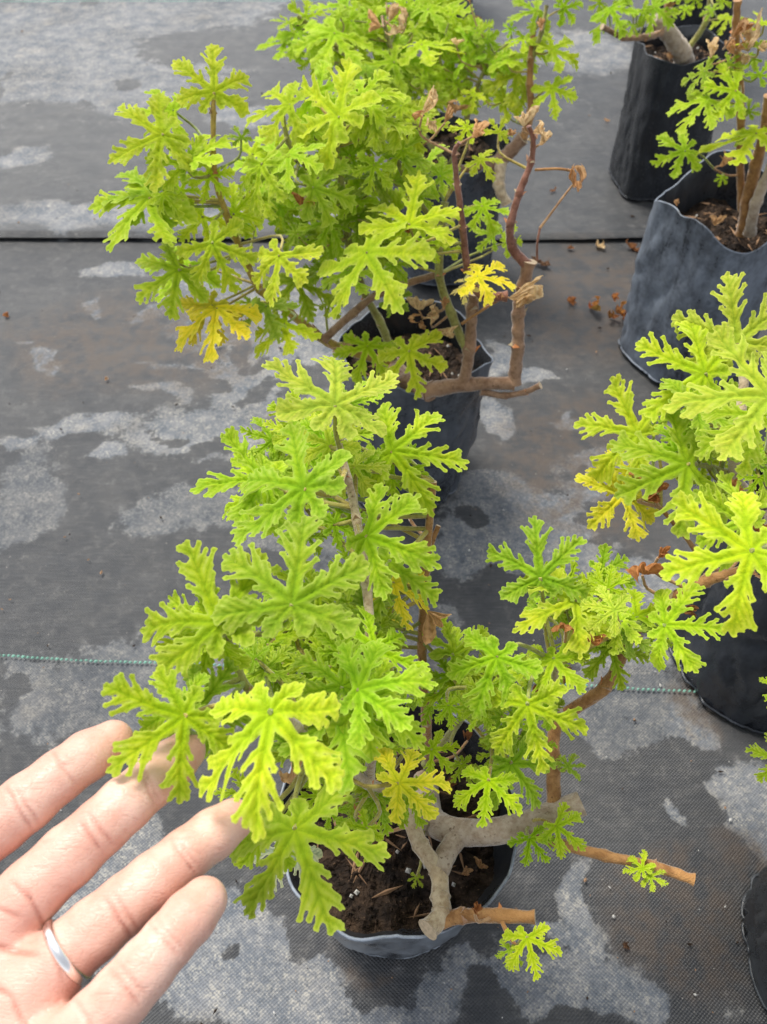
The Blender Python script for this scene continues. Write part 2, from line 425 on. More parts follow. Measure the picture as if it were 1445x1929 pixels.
def cloth(name, x0, x1, y0, y1, step, z, label=None, lip=False):
    nx, ny = int((x1 - x0) / step) + 1, int((y1 - y0) / step) + 1
    X, Y = np.meshgrid(np.linspace(x0, x1, nx), np.linspace(y0, y1, ny))
    wx = X + 0.034 * vnoise(X, Y, 0.045, 3) + 0.016 * vnoise(X, Y, 0.016, 5)
    wy = Y + 0.040 * vnoise(X, Y, 0.06, 4) + 0.014 * vnoise(X, Y, 0.016, 6) + 0.008 * vnoise(X * 0.4, Y, 0.008, 7)
    f = np.full(X.shape, 0.12); dust = np.full(X.shape, 0.45); br = np.full(X.shape, 0.05)
    for k, u, v, ru, rv, turn in STAINS:
        c = at_z(u, v, 0); d = depth_of(c)
        rx = ru * d / FPX
        ry = abs(at_z(u, v - rv, 0).y - at_z(u, v + rv, 0).y) / 2
        a = math.radians(turn)
        dx, dy = wx - c.x, wy - c.y
        ex, ey = (dx * math.cos(a) + dy * math.sin(a)) / rx, (-dx * math.sin(a) + dy * math.cos(a)) / ry
        w = np.clip((1.22 - np.sqrt(ex * ex + ey * ey)) / 0.52, 0, 1)
        if k == 'd': f = f * (1 - w) + 0.88 * w; dust = dust * (1 - w) + 0.95 * w
        elif k == 'm': f = f * (1 - w) + 0.78 * w; dust = dust * (1 - w) + 0.48 * w
        elif k == 'w': f = f * (1 - w) + 0.10 * w
        else: br = np.maximum(br, w)
    Z = z + 0.0035 * vnoise(X, Y, 0.22, 9) + 0.0014 * vnoise(X, Y * 2.2, 0.05, 10) - 0.002
    if lip:
        Z = Z + 0.005 * np.exp(-((Y - y0) / 0.035) ** 2) * (1 + vnoise(X, Y, 0.2, 12))
        Z[0, :] -= 0.006
    V = np.stack([X, Y, Z], -1).reshape(-1, 3)
    i = np.arange(nx * ny).reshape(ny, nx)
    F = np.stack([i[:-1, :-1], i[:-1, 1:], i[1:, 1:], i[1:, :-1]], -1).reshape(-1, 4)
    me = bpy.data.meshes.new(name)
    me.from_pydata(V.tolist(), [], F.tolist())
    me.polygons.foreach_set('use_smooth', [True] * len(me.polygons))
    ca = me.attributes.new('patch', 'FLOAT_COLOR', 'POINT')
    ca.data.foreach_set('color', np.stack([f, dust, br, np.ones_like(f)], -1).astype(np.float32).ravel())
    me.materials.append(M_MAT)
    o = link(name, me)
    return tag(o, kind='structure')


far = mesh_obj('ground', [(-40, -40, -0.05), (40, -40, -0.05), (40, 40, -0.05), (-40, 40, -0.05)], [(0, 1, 2, 3)], mat_plain('bare_ground', (0.10, 0.095, 0.09), 0.9, noise_scale=20))
tag(far, kind='structure')
cloth('ground_cloth', -0.9, 1.1, -0.45, 1.25, 0.005, 0.0)
SEAM = at_z(300, 449, 0.004).y
cloth('ground_cloth_overlap', -1.6, 2.0, SEAM, 3.6, 0.0075, 0.007, lip=True)
cloth('ground_cloth_outer', -6, 6, -4, 8, 0.05, -0.03)


def thread(name, p, q, pitch, w, label, gap=()):
    V, F = [], []
    n = int((q - p).length / pitch)
    d = (q - p).normalized(); s = Vector((-d.y, d.x, 0))
    for i in range(n):
        c = p + d * (i + 0.5) * pitch + s * random.uniform(-.0003, .0003)
        c.z = 0.0022 + 0.0035 * float(vnoise(np.array(c.x), np.array(c.y), 0.22, 9)) + p.z
        b = len(V)
        L, W = pitch * random.uniform(0.20, 0.29), w * random.uniform(0.55, 0.85)
        c = c + s * 0.0012 * math.sin(i * 0.11)
        for (a, e, h) in ((-1, -1, -.001), (1, -1, -.001), (1, 1, -.001), (-1, 1, -.001), (-.7, -.6, .0007), (.7, -.6, .0007), (.7, .6, .0007), (-.7, .6, .0007)):
            V.append(c + d * a * L + s * e * W + d * e * L * 0.5 + Vector((0, 0, h)))
        F += [(b, b + 1, b + 5, b + 4), (b + 1, b + 2, b + 6, b + 5), (b + 2, b + 3, b + 7, b + 6), (b + 3, b, b + 4, b + 7), (b + 4, b + 5, b + 6, b + 7)]
    o = mesh_obj(name, V, F, M_THREAD)
    tag(o, label, 'thread')
    return o


ta, tb = at_z(-250, 1222, 0), at_z(1560, 1316, 0)
thread('marker_thread', ta, tb, 0.0046, 0.0014, 'green dashed marker thread woven across the ground cloth near the hand')
ta, tb = at_z(-500, 6, 0.008), at_z(760, 1, 0.008)
thread('marker_thread', ta, tb, 0.0046, 0.0014, 'green marker thread woven into the cloth at the far top edge')

# ------------------------------------------------------------------ leaves
def leaf_skeleton(rs):
    segs = []                                             # x0 y0 x1 y1 r0 r1 level

    def chain(x, y, ang, L, radii, level, curve, n=4):
        pts = [(x, y)]
        a = ang
        for k in range(n):
            x += math.sin(a) * L / n; y += math.cos(a) * L / n
            pts.append((x, y)); a += curve / n
        for k in range(n):
            segs.append((*pts[k], *pts[k + 1], radii[k], radii[k + 1], level))
        return pts

    def point(pts, t):
        s = t * (len(pts) - 1); i = min(int(s), len(pts) - 2); f = s - i
        return (pts[i][0] * (1 - f) + pts[i + 1][0] * f, pts[i][1] * (1 - f) + pts[i + 1][1] * f), math.atan2(pts[i + 1][0] - pts[i][0], pts[i + 1][1] - pts[i][1])

    U = rs.uniform
    prim = [(0, 0.965)]
    for s in (-1, 1):
        prim += [(s * math.radians(U(46, 58)), U(0.82, 0.96)), (s * math.radians(U(96, 112)), U(0.64, 0.80))]
        if rs.random() < 0.75: prim.append((s * math.radians(U(140, 150)), U(0.32, 0.46)))
    lobes = []
    for ang, L in prim:
        cv = U(-0.18, 0.18) + 0.10 * np.sign(ang)
        q = 0.72 + 0.28 * L
        pts = chain(0, 0, ang, L - 0.035, [0.075 * q, 0.074 * q, 0.054 * q, 0.040 * q, 0.019 * q], 1, cv)
        lobes.append((ang, L))
        ts = [(0.32, 0.31), (0.49, 0.34), (0.67, 0.25), (0.83, 0.14)] if L > 0.55 else [(0.5, 0.25), (0.75, 0.2)]
        for s in (-1, 1):
            for t, l in ts:
                tt = t + U(-0.05, 0.05); (px, py), a0 = point(pts, tt)
                ll = l * L * U(0.78, 1.2)
                if t < 0.4:
                    if abs(ang) > 1.5: ll *= 0.8
                    else: ll *= 0.75
                a = a0 + s * math.radians(U(30, 40))
                sp = chain(px, py, a, ll, [0.042 * q, 0.040 * q, 0.018 * q], 2, s * 0.15, 2)
                (tx, ty), ta_ = point(sp, 0.99)
                for da, dl in ((-0.75, 0.030), (0.0, 0.036), (0.75, 0.030)):
                    chain(tx, ty, ta_ + da + U(-.15, .15), dl * U(0.7, 1.4), [0.017, 0.0115], 3, 0, 1)
                (tx, ty), ta_ = point(sp, 0.45)
                for da in (-1, 1):
                    if rs.random() < 0.8:
                        chain(tx, ty, ta_ + da * U(0.5, 0.8), U(0.062, 0.080), [0.018, 0.0115], 3, 0, 1)
        (tx, ty), a0 = point(pts, 0.97)
        for da, dl in ((-0.7, 0.040), (0.0, 0.05), (0.7, 0.040)):
            chain(tx, ty, a0 + da + U(-.12, .12), dl * U(0.8, 1.35), [0.018, 0.012], 3, 0, 1)
        for t in (0.16, 0.26):
            for s in (-1, 1):
                (px, py), a0 = point(pts, t)
                if rs.random() < 0.5: chain(px, py, a0 + s * 0.9, 0.080 * q, [0.018, 0.015], 3, 0, 1)
        for t in (0.20, 0.40, 0.90):                      # small teeth between the side lobes
            for s in (-1, 1):
                (px, py), a0 = point(pts, t)
                if rs.random() < 0.45: chain(px, py, a0 + s * 0.75, (0.104 if t < .5 else 0.082 if t < .8 else 0.06) * q, [0.018, 0.014], 3, 0, 1)
    return np.array(segs), lobes


def seg_dist(P, S):
    a, b = S[:, 0:2], S[:, 2:4]
    ab = b - a
    t = np.einsum('nsk,sk->ns', P[:, None, :] - a[None], ab) / np.maximum((ab * ab).sum(1), 1e-9)[None]
    t = np.clip(t, 0, 1)
    q = a[None] + ab[None] * t[..., None]
    d = np.sqrt(((P[:, None, :] - q) ** 2).sum(-1))
    return d, S[None, :, 4] * (1 - t) + S[None, :, 5] * t


def leaf_field(P, S):
    k = 0.007
    out = np.empty(len(P))
    D = [np.empty(len(P)) for _ in range(3)]
    for s in range(0, len(P), 4000):
        d, r = seg_dist(P[s:s + 4000], S)
        out[s:s + 4000] = -k * np.log(np.exp(np.clip(-(d - r) / k, -60, 60)).sum(1))
        for lv in range(3):
            D[lv][s:s + 4000] = d[:, S[:, 6] == lv + 1].min(1)
    return out, D


def leaf_geo(seed, h):
    rs = np.random.default_rng(seed)
    S, lobes = leaf_skeleton(rs)
    xs = np.arange(-1.12, 1.12 + h, h); ys = np.arange(-0.8, 1.12 + h, h)
    X, Y = np.meshgrid(xs, ys)
    F, _ = leaf_field(np.stack([X, Y], -1).reshape(-1, 2), S)
    F = F.reshape(X.shape)
    idx, V, faces = {}, [], []

    def vid(key, x, y):
        if key not in idx:
            idx[key] = len(V); V.append((x, y))
        return idx[key]

    ny, nx = F.shape
    ins = F < 0
    any_in = ins[:-1, :-1] | ins[1:, :-1] | ins[:-1, 1:] | ins[1:, 1:]
    for j, i in zip(*np.nonzero(any_in)):
        cs = ((j, i), (j, i + 1), (j + 1, i + 1), (j + 1, i))
        poly = []
        for k in range(4):
            (ja, ia), (jb, ib) = cs[k], cs[(k + 1) % 4]
            fa, fb = F[ja, ia], F[jb, ib]
            if fa < 0: poly.append(vid((ja, ia), xs[ia], ys[ja]))
            if (fa < 0) != (fb < 0):
                t = fa / (fa - fb)
                key = ('e',) + ((ja, ia, jb, ib) if (ja, ia) < (jb, ib) else (jb, ib, ja, ia))
                poly.append(vid(key, xs[ia] + (xs[ib] - xs[ia]) * t, ys[ja] + (ys[jb] - ys[ja]) * t))
        if len(poly) >= 3: faces.append(poly)
    P = np.array(V)
    f, (d1, d2, d3) = leaf_field(P, S)
    e = np.clip(-f, 0, None)
    g = lambda d, w: np.exp(-(d / w) ** 2)
    x, y = P[:, 0], P[:, 1]
    r = np.hypot(x, y); th = np.arctan2(x, y)
    # bend of each lobe, blended by bearing
    W = np.stack([np.exp(-((np.angle(np.exp(1j * (th - a)))) / 0.30) ** 2) for a, L in lobes], 1) + 1e-6
    W /= W.sum(1, keepdims=True)
    bend = np.array([rs.uniform(-0.52, 0.10) for _ in lobes])
    twist = np.array([rs.uniform(-0.6, 0.6) for _ in lobes])
    side = np.stack([np.sin(np.angle(np.exp(1j * (th - a)))) * r for a, L in lobes], 1)
    z = (W * bend).sum(1) * r ** 2 + (W * twist * side).sum(1) * r
    z += 0.16 * np.minimum(d1, 0.16)
    z -= 0.026 * g(d1, 0.022) + 0.020 * g(d2, 0.017) + 0.010 * g(d3, 0.012)
    nz = lambda s, sd: vnoise(x + 7, y + 7, s, seed * 13 + sd)
    z += 0.085 * nz(0.18, 1) * np.exp(-e / 0.06) + 0.022 * nz(0.075, 2)
    z += 0.16 * nz(0.5, 3) * r
    z -= 0.030 * np.exp(-e / 0.018)
    vein = np.clip(1.0 * g(d1, 0.012) + 0.95 * g(d2, 0.010) + 0.6 * g(d3, 0.008), 0, 1) * np.clip(e / 0.02, 0, 1)
    edge = np.exp(-e / 0.012)
    data = np.stack([vein, edge, np.clip(r, 0, 1), np.ones_like(r)], -1)
    return np.stack([x, y, z], -1), faces, data


def leaf_mesh(name, P, faces, data, mat):
    me = bpy.data.meshes.new(name)
    me.from_pydata(P.tolist(), [], faces)
    me.polygons.foreach_set('use_smooth', [True] * len(me.polygons))
    ca = me.attributes.new('leafdata', 'FLOAT_COLOR', 'POINT')
    ca.data.foreach_set('color', data.astype(np.float32).ravel())
    me.materials.append(mat)
    return me


HI = [leaf_mesh('leaf', *leaf_geo(100 + i, 0.0155), M_LEAF) for i in range(16)]
LO_GEO = [leaf_geo(300 + i, 0.028) for i in range(12)]
LO = [leaf_mesh('leaf', *g, M_LEAF) for g in LO_GEO]


def dried_geo(seed):
    """a withered blade: pleated fan drawn up to its stalk and rolled in at the tip"""
    rs = np.random.default_rng(seed)
    NR, NT_ = 14, 64
    th = np.linspace(-1, 1, NT_) * rs.uniform(0.9, 1.5)
    rr = np.linspace(0.02, 1, NR)
    T, R = np.meshgrid(th, rr)
    ph = rs.uniform(0, 6, 6)
    npl = int(rs.integers(9, 14))
    edge = 1 + 0.16 * np.sin(5 * T + ph[0]) + 0.10 * np.sin(11 * T + ph[1]) + 0.05 * np.sin(23 * T + ph[2])
    r = R * edge
    k = rs.uniform(1.6, 3.4) * (1 + 0.35 * np.sin(2.3 * T + ph[3]) + 0.15 * np.sin(6 * T + ph[4]))
    a = k * r ** 1.3
    ds = np.diff(np.concatenate([np.zeros((1, NT_)), r]), axis=0)
    rad = np.cumsum(np.cos(a) * ds, 0); hgt = np.cumsum(np.sin(a) * ds, 0)
    pleat = np.sin(npl * T + ph[5]) * 0.055 * np.clip(R * 1.6, 0, 1)
    rad, hgt = rad - pleat * np.sin(a), hgt + pleat * np.cos(a)
    fold = rs.uniform(0.5, 1.0)
    X = np.sin(T * fold) * rad; Y = np.cos(T * fold) * rad
    Z = hgt + 0.30 * rs.uniform(-1, 1) * X + 0.35 * np.abs(T) ** 2 * R
    P = np.stack([X, Y, Z], -1).reshape(-1, 3)
    wob = lambda sd: 0.10 * vnoise(P[:, 0] * 1 + 5 + P[:, 2], P[:, 1] + 5, 0.22, sd)
    P = P + np.stack([wob(seed + 1), wob(seed + 2), wob(seed + 3)], -1)
    idx = np.arange(NR * NT_).reshape(NR, NT_)
    F = np.stack([idx[:-1, :-1], idx[:-1, 1:], idx[1:, 1:], idx[1:, :-1]], -1).reshape(-1, 4)
    vein = np.clip(np.sin(npl * T + ph[5]) * 1.6 - 0.4, 0, 1)
    return P, F.tolist(), np.stack([vein, 0 * vein, R, 1 + 0 * R], -1).reshape(-1, 4)


DRY = [leaf_mesh('dried_leaf', *dried_geo(60 + i), M_DRY) for i in range(6)]

CLR = {'m': (0.80, 0.76, 0.012), 'g': (0.455, 0.635, 0.005), 'l': (0.575, 0.71, 0.006), 'y': (1.0, 0.82, 0.03), 'p': (0.57, 0.69, 0.06), 'd': (0.34, 0.48, 0.006),
       'o': (1.0, 0.74, 0.05), 'c': (0.95, 0.80, 0.34), 'w': (0.45, 0.52, 0.36)}
DCLR = {'t': (0.85, 0.53, 0.27), 'b': (0.42, 0.19, 0.08), 'k': (1.0, 0.76, 0.44), 'r': (0.62, 0.27, 0.10), 's': (0.26, 0.15, 0.09)}
SCLR = {'b': (0.30, 0.185, 0.115), 'w': (0.42, 0.34, 0.255), 'g': (0.30, 0.30, 0.09), 'y': (0.42, 0.30, 0.06), 'h': (0.36, 0.19, 0.07), 'r': (0.24, 0.11, 0.075), 'p': (0.50, 0.40, 0.26), 'd': (0.2, 0.13, 0.09)}


class Plant:
    def __init__(s, base, label, mode, res='hi', tint=1.0, jit=0.26):
        s.root = empty('geranium_plant', base); s.pw = Matrix.Translation(base)
        tag(s.root, label, 'plant', 'potted scented geraniums on the ground cloth')
        s.mode, s.res, s.samples, s.n, s.junc = mode, res, [], 0, []
        s.rnd = random.Random(len(label) * 31 + ord(label[2])); s.tint, s.jit = tint, jit

    def pt(s, u, v, w, mode=None):
        return at_z(u, v, w / 100) if (mode or s.mode) == 'z' else at_y(u, v, w / 100)

    def stem(s, pts, r0, r1, c='b', name='branch', cut=False, nodes=True, mode=None, rough=0.20, supply=True):
        P = [s.pt(*p, mode) for p in pts]
        n = 12
        C, ts = catmull(P, n)
        L = len(C)
        rad = []
        for i, t in enumerate(ts):
            r = r0 + (r1 - r0) * i / (L - 1)
            if nodes:
                f = abs(t - round(t)); r *= 1 + 0.20 * math.exp(-(f / 0.09) ** 2)
            rad.append(r)
        V, F = tube_geo(C, rad, 14, True, rough, s.n)
        o = mesh_obj(name, V, F, M_STEM, s.root, s.pw)
        o.color = (*SCLR[c], 1)
        if cut:
            o.data.materials.append(M_CUT); o.data.polygons[len(F) - 1].material_index = 1
        if supply: s.samples += C[2:]
        s.n += 1
        if nodes and name == 'branch':
            for k in range(1, len(P) - 1):
                for side in (-1, 1):
                    i = k * n
                    t = (C[i + 1] - C[i - 1]).normalized(); a = t.orthogonal().normalized(); b = t.cross(a)
                    an = s.rnd.uniform(0, 6.28)
                    d = (a * math.cos(an) + b * math.sin(an))
                    w = t.cross(d) * r0 * 0.7
                    q = C[i] + d * rad[i] * 0.8
                    tipp = q + d * r0 * s.rnd.uniform(0.3, 0.8) + t * r0 * s.rnd.uniform(0, 1.2)
                    st = mesh_obj('stipule', [q - w, q + w, q + t * r0 * .6, tipp], [(0, 1, 3), (1, 2, 3), (2, 0, 3)], M_STEM, s.root, s.pw, False)
                    st.color = (*s.rnd.choice([(0.42, 0.25, 0.15), (0.50, 0.20, 0.07), (0.45, 0.36, 0.22)]), 1)
        return o

    def frame(s, J, tu, tv, jit=0.22, a=0.38, nrm=None):
        toc = (CAMP - J).normalized()
        if nrm is None:
            n = Vector((0, 0, 1)) * (1 - a) + toc * a + Vector((s.rnd.gauss(0, jit), s.rnd.gauss(0, jit), 0))
        else:
            n = Vector(nrm)
        n.normalize()
        d = ray(tu, tv)
        den = d.dot(n)
        exp_len = None
        T = CAMP + d * ((J - CAMP).dot(n) / den) if abs(den) > 1e-3 else None
        Tf = CAMP + d * (depth_of(J))
        Lf = (Tf - J).length
        if T is None or (T - J).length > 1.5 * Lf or den > -0.35:
            n = (n * 0.35 + toc).normalized(); den = d.dot(n)
            T = CAMP + d * ((J - CAMP).dot(n) / den)
        y = T - J; L = y.length; y.normalize()
        x = y.cross(n).normalized(); n = x.cross(y)
        return Matrix(((x.x, y.x, n.x), (x.y, y.y, n.y), (x.z, y.z, n.z))).to_4x4(), L

    def leaf(s, ju, jv, tu, tv, w, c='g', nrm=None, pet=True, mode=None, wid=1.0):
        if any(abs(ju - a) + abs(jv - b) < 9 for a, b in s.junc): return None      # one blade per petiole end
        s.junc.append((ju, jv))
        J = s.pt(ju, jv, w, mode)
        R, L = s.frame(J, tu, tv, s.jit, nrm=nrm)
        M = Matrix.Translation(J) @ R @ Matrix.Diagonal((L * wid * s.rnd.uniform(.93, 1.06), L, L * s.rnd.uniform(.8, 1.15), 1))
        pool = HI if s.res == 'hi' else LO
        o = link('leaf', s.rnd.choice(pool), s.root, s.pw, M)
        k = s.rnd.uniform(0.78, 1.10)
        cc = CLR[c]
        o.color = (cc[0] * k * s.rnd.uniform(.88, 1.08) * s.tint, cc[1] * k, cc[2] * (s.rnd.uniform(.6, 3.5) if cc[2] < 0.02 else s.rnd.uniform(.5, 1)), 1)
        if c in 'yoc': o['label'] = {'y': 'bright yellow leaf', 'o': 'yellow leaf turning orange', 'c': 'pale straw yellow leaf'}[c]
        if pet and s.samples: s.petiole(o, M, J, R, L)
        return o

    def petiole(s, o, M, J, R, L, c=None, r=0.0010):
        n = Vector((R[0][2], R[1][2], R[2][2])); y = Vector((R[0][1], R[1][1], R[2][1]))
        best = min(s.samples, key=lambda p: (p - J).length + (0.05 if p.z > J.z + 0.004 else 0) + 0.03 * abs((p - J).normalized().dot(n) + 0.6))
        D = (best - J).length
        m1 = J - n * D * 0.22 - y * D * 0.30
        C, _ = catmull([J - n * 0.0006, m1 * 0.7 + (J * 0.3 + best * 0.7) * 0.3, best * 0.8 + m1 * 0.2, best], 3)
        k = len(C)
        V, F = tube_geo(C, [r * (0.85 + 0.5 * i / (k - 1)) for i in range(k)], 6, True)
        p = mesh_obj('petiole', V, F, M_STEM, o, M)
        q = s.rnd.random()
        p.color = (*(c or (0.26 + 0.16 * q, 0.33, 0.085)), 1)

    def dried(s, u, v, w, px, c='t', kind=None, turn=0.0, nrm=None, mode=None, pet=True):
        J = s.pt(u, v, w, mode)
        a = math.radians(turn)
        R, L = s.frame(J, u + math.sin(a) * px, v - math.cos(a) * px, 0.4, 0.6, nrm)
        L *= 1.55 if c == 'k' else 1.4
        M = Matrix.Translation(J) @ R @ Matrix.Diagonal((L, L, L, 1))
        o = link('dried_leaf', DRY[kind if kind is not None else s.rnd.randrange(6)], s.root, s.pw, M)
        k = s.rnd.uniform(0.85, 1.15)
        o.color = (*[x * k for x in DCLR[c]], 1)
        o['label'] = 'curled dry brown leaf'
        if c == 'k' and px > 25:                              # withered flower heads and leaves hang in bunches
            s.dried(u + px * .5, v + px * .3, w, px * .7, 'k', None, turn + 100, None, mode, False); s.dried(u - px * .4, v + px * .35, w, px * .6, 't', None, turn - 110, None, mode, False)
        if pet and s.samples: s.petiole(o, M, J, R, L, (0.40, 0.24, 0.12), 0.0009)


# ------------------------------------------------------------------ grow bags
def grow_bag(label, cx, cy, r0, r1, z0, h, dust, dcol, soil_z, soil_label, seed, lean=(0, 0), squash=1.0, wob=0.05, dip=0.07, sq=2.2, rot=0.0):
    rs = random.Random(seed)
    root = empty('grow_bag', (cx, cy, z0)); pw = Matrix.Translation((cx, cy, z0))
    tag(root, label, 'grow bag', 'black plastic grow bags on the ground cloth')
    N = 120
    prof = [(0.0, 0.80), (0.0, 0.93), (0.012, 0.985), (0.03, 1.0)] + [(k / 26, 1.0) for k in range(2, 27)]

    def radius(an, t):
        q = Vector((math.cos(an) * 1.3, math.sin(an) * 1.3, t * 2.2 + seed))
        w = wob * mnoise.noise(q * 1.3) + wob * 0.55 * mnoise.noise(q * 3.4 + Vector((5, 0, 0)))
        w += 0.012 * math.sin(an * 9 + 4 * mnoise.noise(q)) * t
        q2 = Vector((math.cos(an) * 2.6 + 3, math.sin(an) * 2.6, t * 3.5 + seed * 1.7))
        w -= 0.055 * max(0, 0.16 - abs(mnoise.noise(q2))) / 0.16 * min(1, t * 5) * (1 - 0.8 * t ** 3)          # sharp creases of slack film
        w -= 0.035 * max(0, 0.14 - abs(mnoise.noise(q2 * 2.1 + Vector((0, 9, 0))))) / 0.14 * (1 - 0.95 * t ** 2)
        c_, s_ = abs(math.cos(an - rot)), abs(math.sin(an - rot))
        w += (c_ ** sq + s_ ** sq) ** (-1 / sq) - 1 - 0.08 * (sq > 2.5)
        return (r0 + (r1 - r0) * t) * (1 + w)

    def topz(an):
        v = Vector((math.cos(an) * 1.2, math.sin(an) * 1.2, seed * 3.1))
        return h * (1 + dip * mnoise.noise(v) + dip * 0.14 * mnoise.noise(v * 2.6))

    def pos(an, t, k, inset=0.0):
        r = radius(an, t) * k - inset
        return Vector((cx + math.cos(an) * r + lean[0] * t, cy + math.sin(an) * r * squash + lean[1] * t, z0 + topz(an) * t))

    V, F = [], []
    for t, k in prof:
        for i in range(N): V.append(pos(2 * math.pi * i / N, t, k))
    n = len(prof)
    for j in range(n - 1):
        for i in range(N):
            i2 = (i + 1) % N
            F.append((j * N + i, j * N + i2, (j + 1) * N + i2, (j + 1) * N + i))
    F.append(tuple(range(N))[::-1])
    o = mesh_obj('bag_wall', V, F, M_BAG, root, pw); o.color = (*dcol, dust)
    # inner film from the rim down past the soil, and the rolled rim itself
    V, F = [], []
    ti = [1.0, 0.97, 0.9, 0.8, max(0.3, (soil_z - z0) / h - 0.12)]
    for j, t in enumerate(ti):
        for i in range(N): V.append(pos(2 * math.pi * i / N, t, 1, 0.0016 + 0.0014 * j))
    for j in range(len(ti) - 1):
        for i in range(N):
            i2 = (i + 1) % N
            F.append((j * N + i2, j * N + i, (j + 1) * N + i, (j + 1) * N + i2))
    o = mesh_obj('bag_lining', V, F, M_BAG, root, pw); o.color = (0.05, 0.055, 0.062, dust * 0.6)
    ring = [pos(2 * math.pi * i / N, 1.0, 1, 0.0007) for i in range(N)]
    V, F = tube_geo(ring + [ring[0]], [0.0009] * (N + 1), 6, False)
    o = mesh_obj('bag_rim', V, F, M_BAG, root, pw); o.color = (*[min(1, x * 1.5) for x in dcol], min(1, dust * 1.3))
    # base seam
    ring = [pos(2 * math.pi * i / N, 0.0, 1.0) + Vector((0, 0, 0.004)) for i in range(N)]
    V, F = tube_geo(ring + [ring[0]], [0.0012] * (N + 1), 6, False)
    o = mesh_obj('base_seam', V, F, M_BAG, root, pw); o.color = (*[min(1, x * 1.25) for x in dcol], min(1, dust * 1.2))
    # soil: lumpy disc with crumbs
    V, F = [], []
    RN, tt = 16, (soil_z - z0) / h
    ctr = Vector((cx + lean[0] * tt, cy + lean[1] * tt, 0))
    for j in range(RN + 1):
        for i in range(N):
            an = 2 * math.pi * i / N
            p = pos(an, tt, 1, 0.002); f = j / RN
            q = ctr + (Vector((p.x, p.y, 0)) - ctr) * f
            q.z = soil_z + 0.012 * mnoise.noise(q * 30 + Vector((seed, 0, 0))) + 0.006 * mnoise.noise(q * 110) + 0.003 * mnoise.noise(q * 300)
            V.append(q)
    for j in range(RN):
        for i in range(N):
            i2 = (i + 1) % N
            F.append((j * N + i, (j + 1) * N + i, (j + 1) * N + i2, j * N + i2))
    for k in range(420):
        an, f = rs.uniform(0, 6.28), math.sqrt(rs.random()) * 0.93
        p = pos(an, tt, 1, 0.004); q = ctr + (Vector((p.x, p.y, 0)) - ctr) * f
        q.z = soil_z + 0.012 * mnoise.noise(q * 30 + Vector((seed, 0, 0))) + 0.006 * mnoise.noise(q * 110)
        s = rs.uniform(0.0008, 0.0030); b = len(V)
        for d in ((1, 0, 0), (0, 1, 0), (-1, 0, 0), (0, -1, 0), (0, 0, 1), (0, 0, -1)):
            V.append(q + Vector(d) * s * rs.uniform(.6, 1.3) + Vector((rs.uniform(-s, s), 0, rs.uniform(-s, s))) * .3)
        for a in range(4):
            F += [(b + a, b + (a + 1) % 4, b + 4), (b + (a + 1) % 4, b + a, b + 5)]
    nf = len(F)
    for k in range(70):                                       # straw, root and bark bits, a few white perlite grains
        an, f = rs.uniform(0, 6.28), math.sqrt(rs.random()) * 0.9
        p = pos(an, tt, 1, 0.006); q = ctr + (Vector((p.x, p.y, 0)) - ctr) * f
        q.z = soil_z + 0.012 * mnoise.noise(q * 30 + Vector((seed, 0, 0))) + 0.006 * mnoise.noise(q * 110) + 0.0015
        a2 = rs.uniform(0, 6.28); L = rs.uniform(0.003, 0.014); W = rs.uniform(0.0004, 0.0014)
        if k % 6 == 0: L = W = rs.uniform(0.0012, 0.0022)
        d = Vector((math.cos(a2), math.sin(a2), rs.uniform(-.25, .25))) * L; e = Vector((-math.sin(a2), math.cos(a2), 0)) * W
        b = len(V)
        V += [q - d, q + e, q + d, q - e, q + Vector((0, 0, W * 1.3)), q - Vector((0, 0, W))]
        for a in range(4):
            F += [(b + a, b + (a + 1) % 4, b + 4), (b + (a + 1) % 4, b + a, b + 5)]
    so = mesh_obj('soil', V, F, M_SOIL, None, None, False)
    so.data.materials.append(M_STRAW); so.data.materials.append(M_PERLITE)
    for k in range(nf, len(F)): so.data.polygons[k].material_index = 2 if ((k - nf) // 8) % 6 == 0 else 1
    tag(so, soil_label, 'soil', None, 'stuff')
    return root


BLUE = (0.150, 0.170, 0.205)
grow_bag('black grow bag with a grey-blue folded rim beside the open hand', 0.007, 0.182, 0.054, 0.068, 0, 0.200, 0.85, (0.20, 0.225, 0.26), 0.172, 'dark soil in the bag beside the open hand', 1, lean=(0, -0.018), wob=0.045)
grow_bag('tall shiny black grow bag under the bare brown twigs at mid picture', 0.022, 0.618, 0.066, 0.076, 0, 0.170, 0.55, BLUE, 0.135, 'dark soil under the bare brown twigs at mid picture', 2, lean=(0.008, 0), wob=0.09, dip=0.16, sq=2.8, rot=0.3)
grow_bag('black grow bag hidden behind the bushy middle plant', 0.085, 1.02, 0.066, 0.078, 0.006, 0.175, 0.45, BLUE, 0.150, 'soil with woody stump behind the bushy middle plant', 3, wob=0.07)
grow_bag('small black grow bag farthest back at the top edge', 0.125, 2.04, 0.075, 0.078, 0.006, 0.19, 0.7, (0.19, 0.21, 0.235), 0.165, 'soil in the farthest bag at the top edge', 4)
grow_bag('black grow bag with rounded base crossing the green thread', 0.352, 0.385, 0.084, 0.074, 0, 0.200, 0.30, (0.075, 0.088, 0.108), 0.172, 'soil in the bag that crosses the green thread', 5, wob=0.05)
grow_bag('dusty grey-blue grow bag with torn folded rim beside the orange dry leaf', 0.382, 0.822, 0.078, 0.082, 0, 0.205, 1.0, (0.165, 0.19, 0.23), 0.165, 'brown soil with leaf litter in the dusty grey-blue bag', 6, wob=0.06, dip=0.17, sq=2.8, rot=0.5)
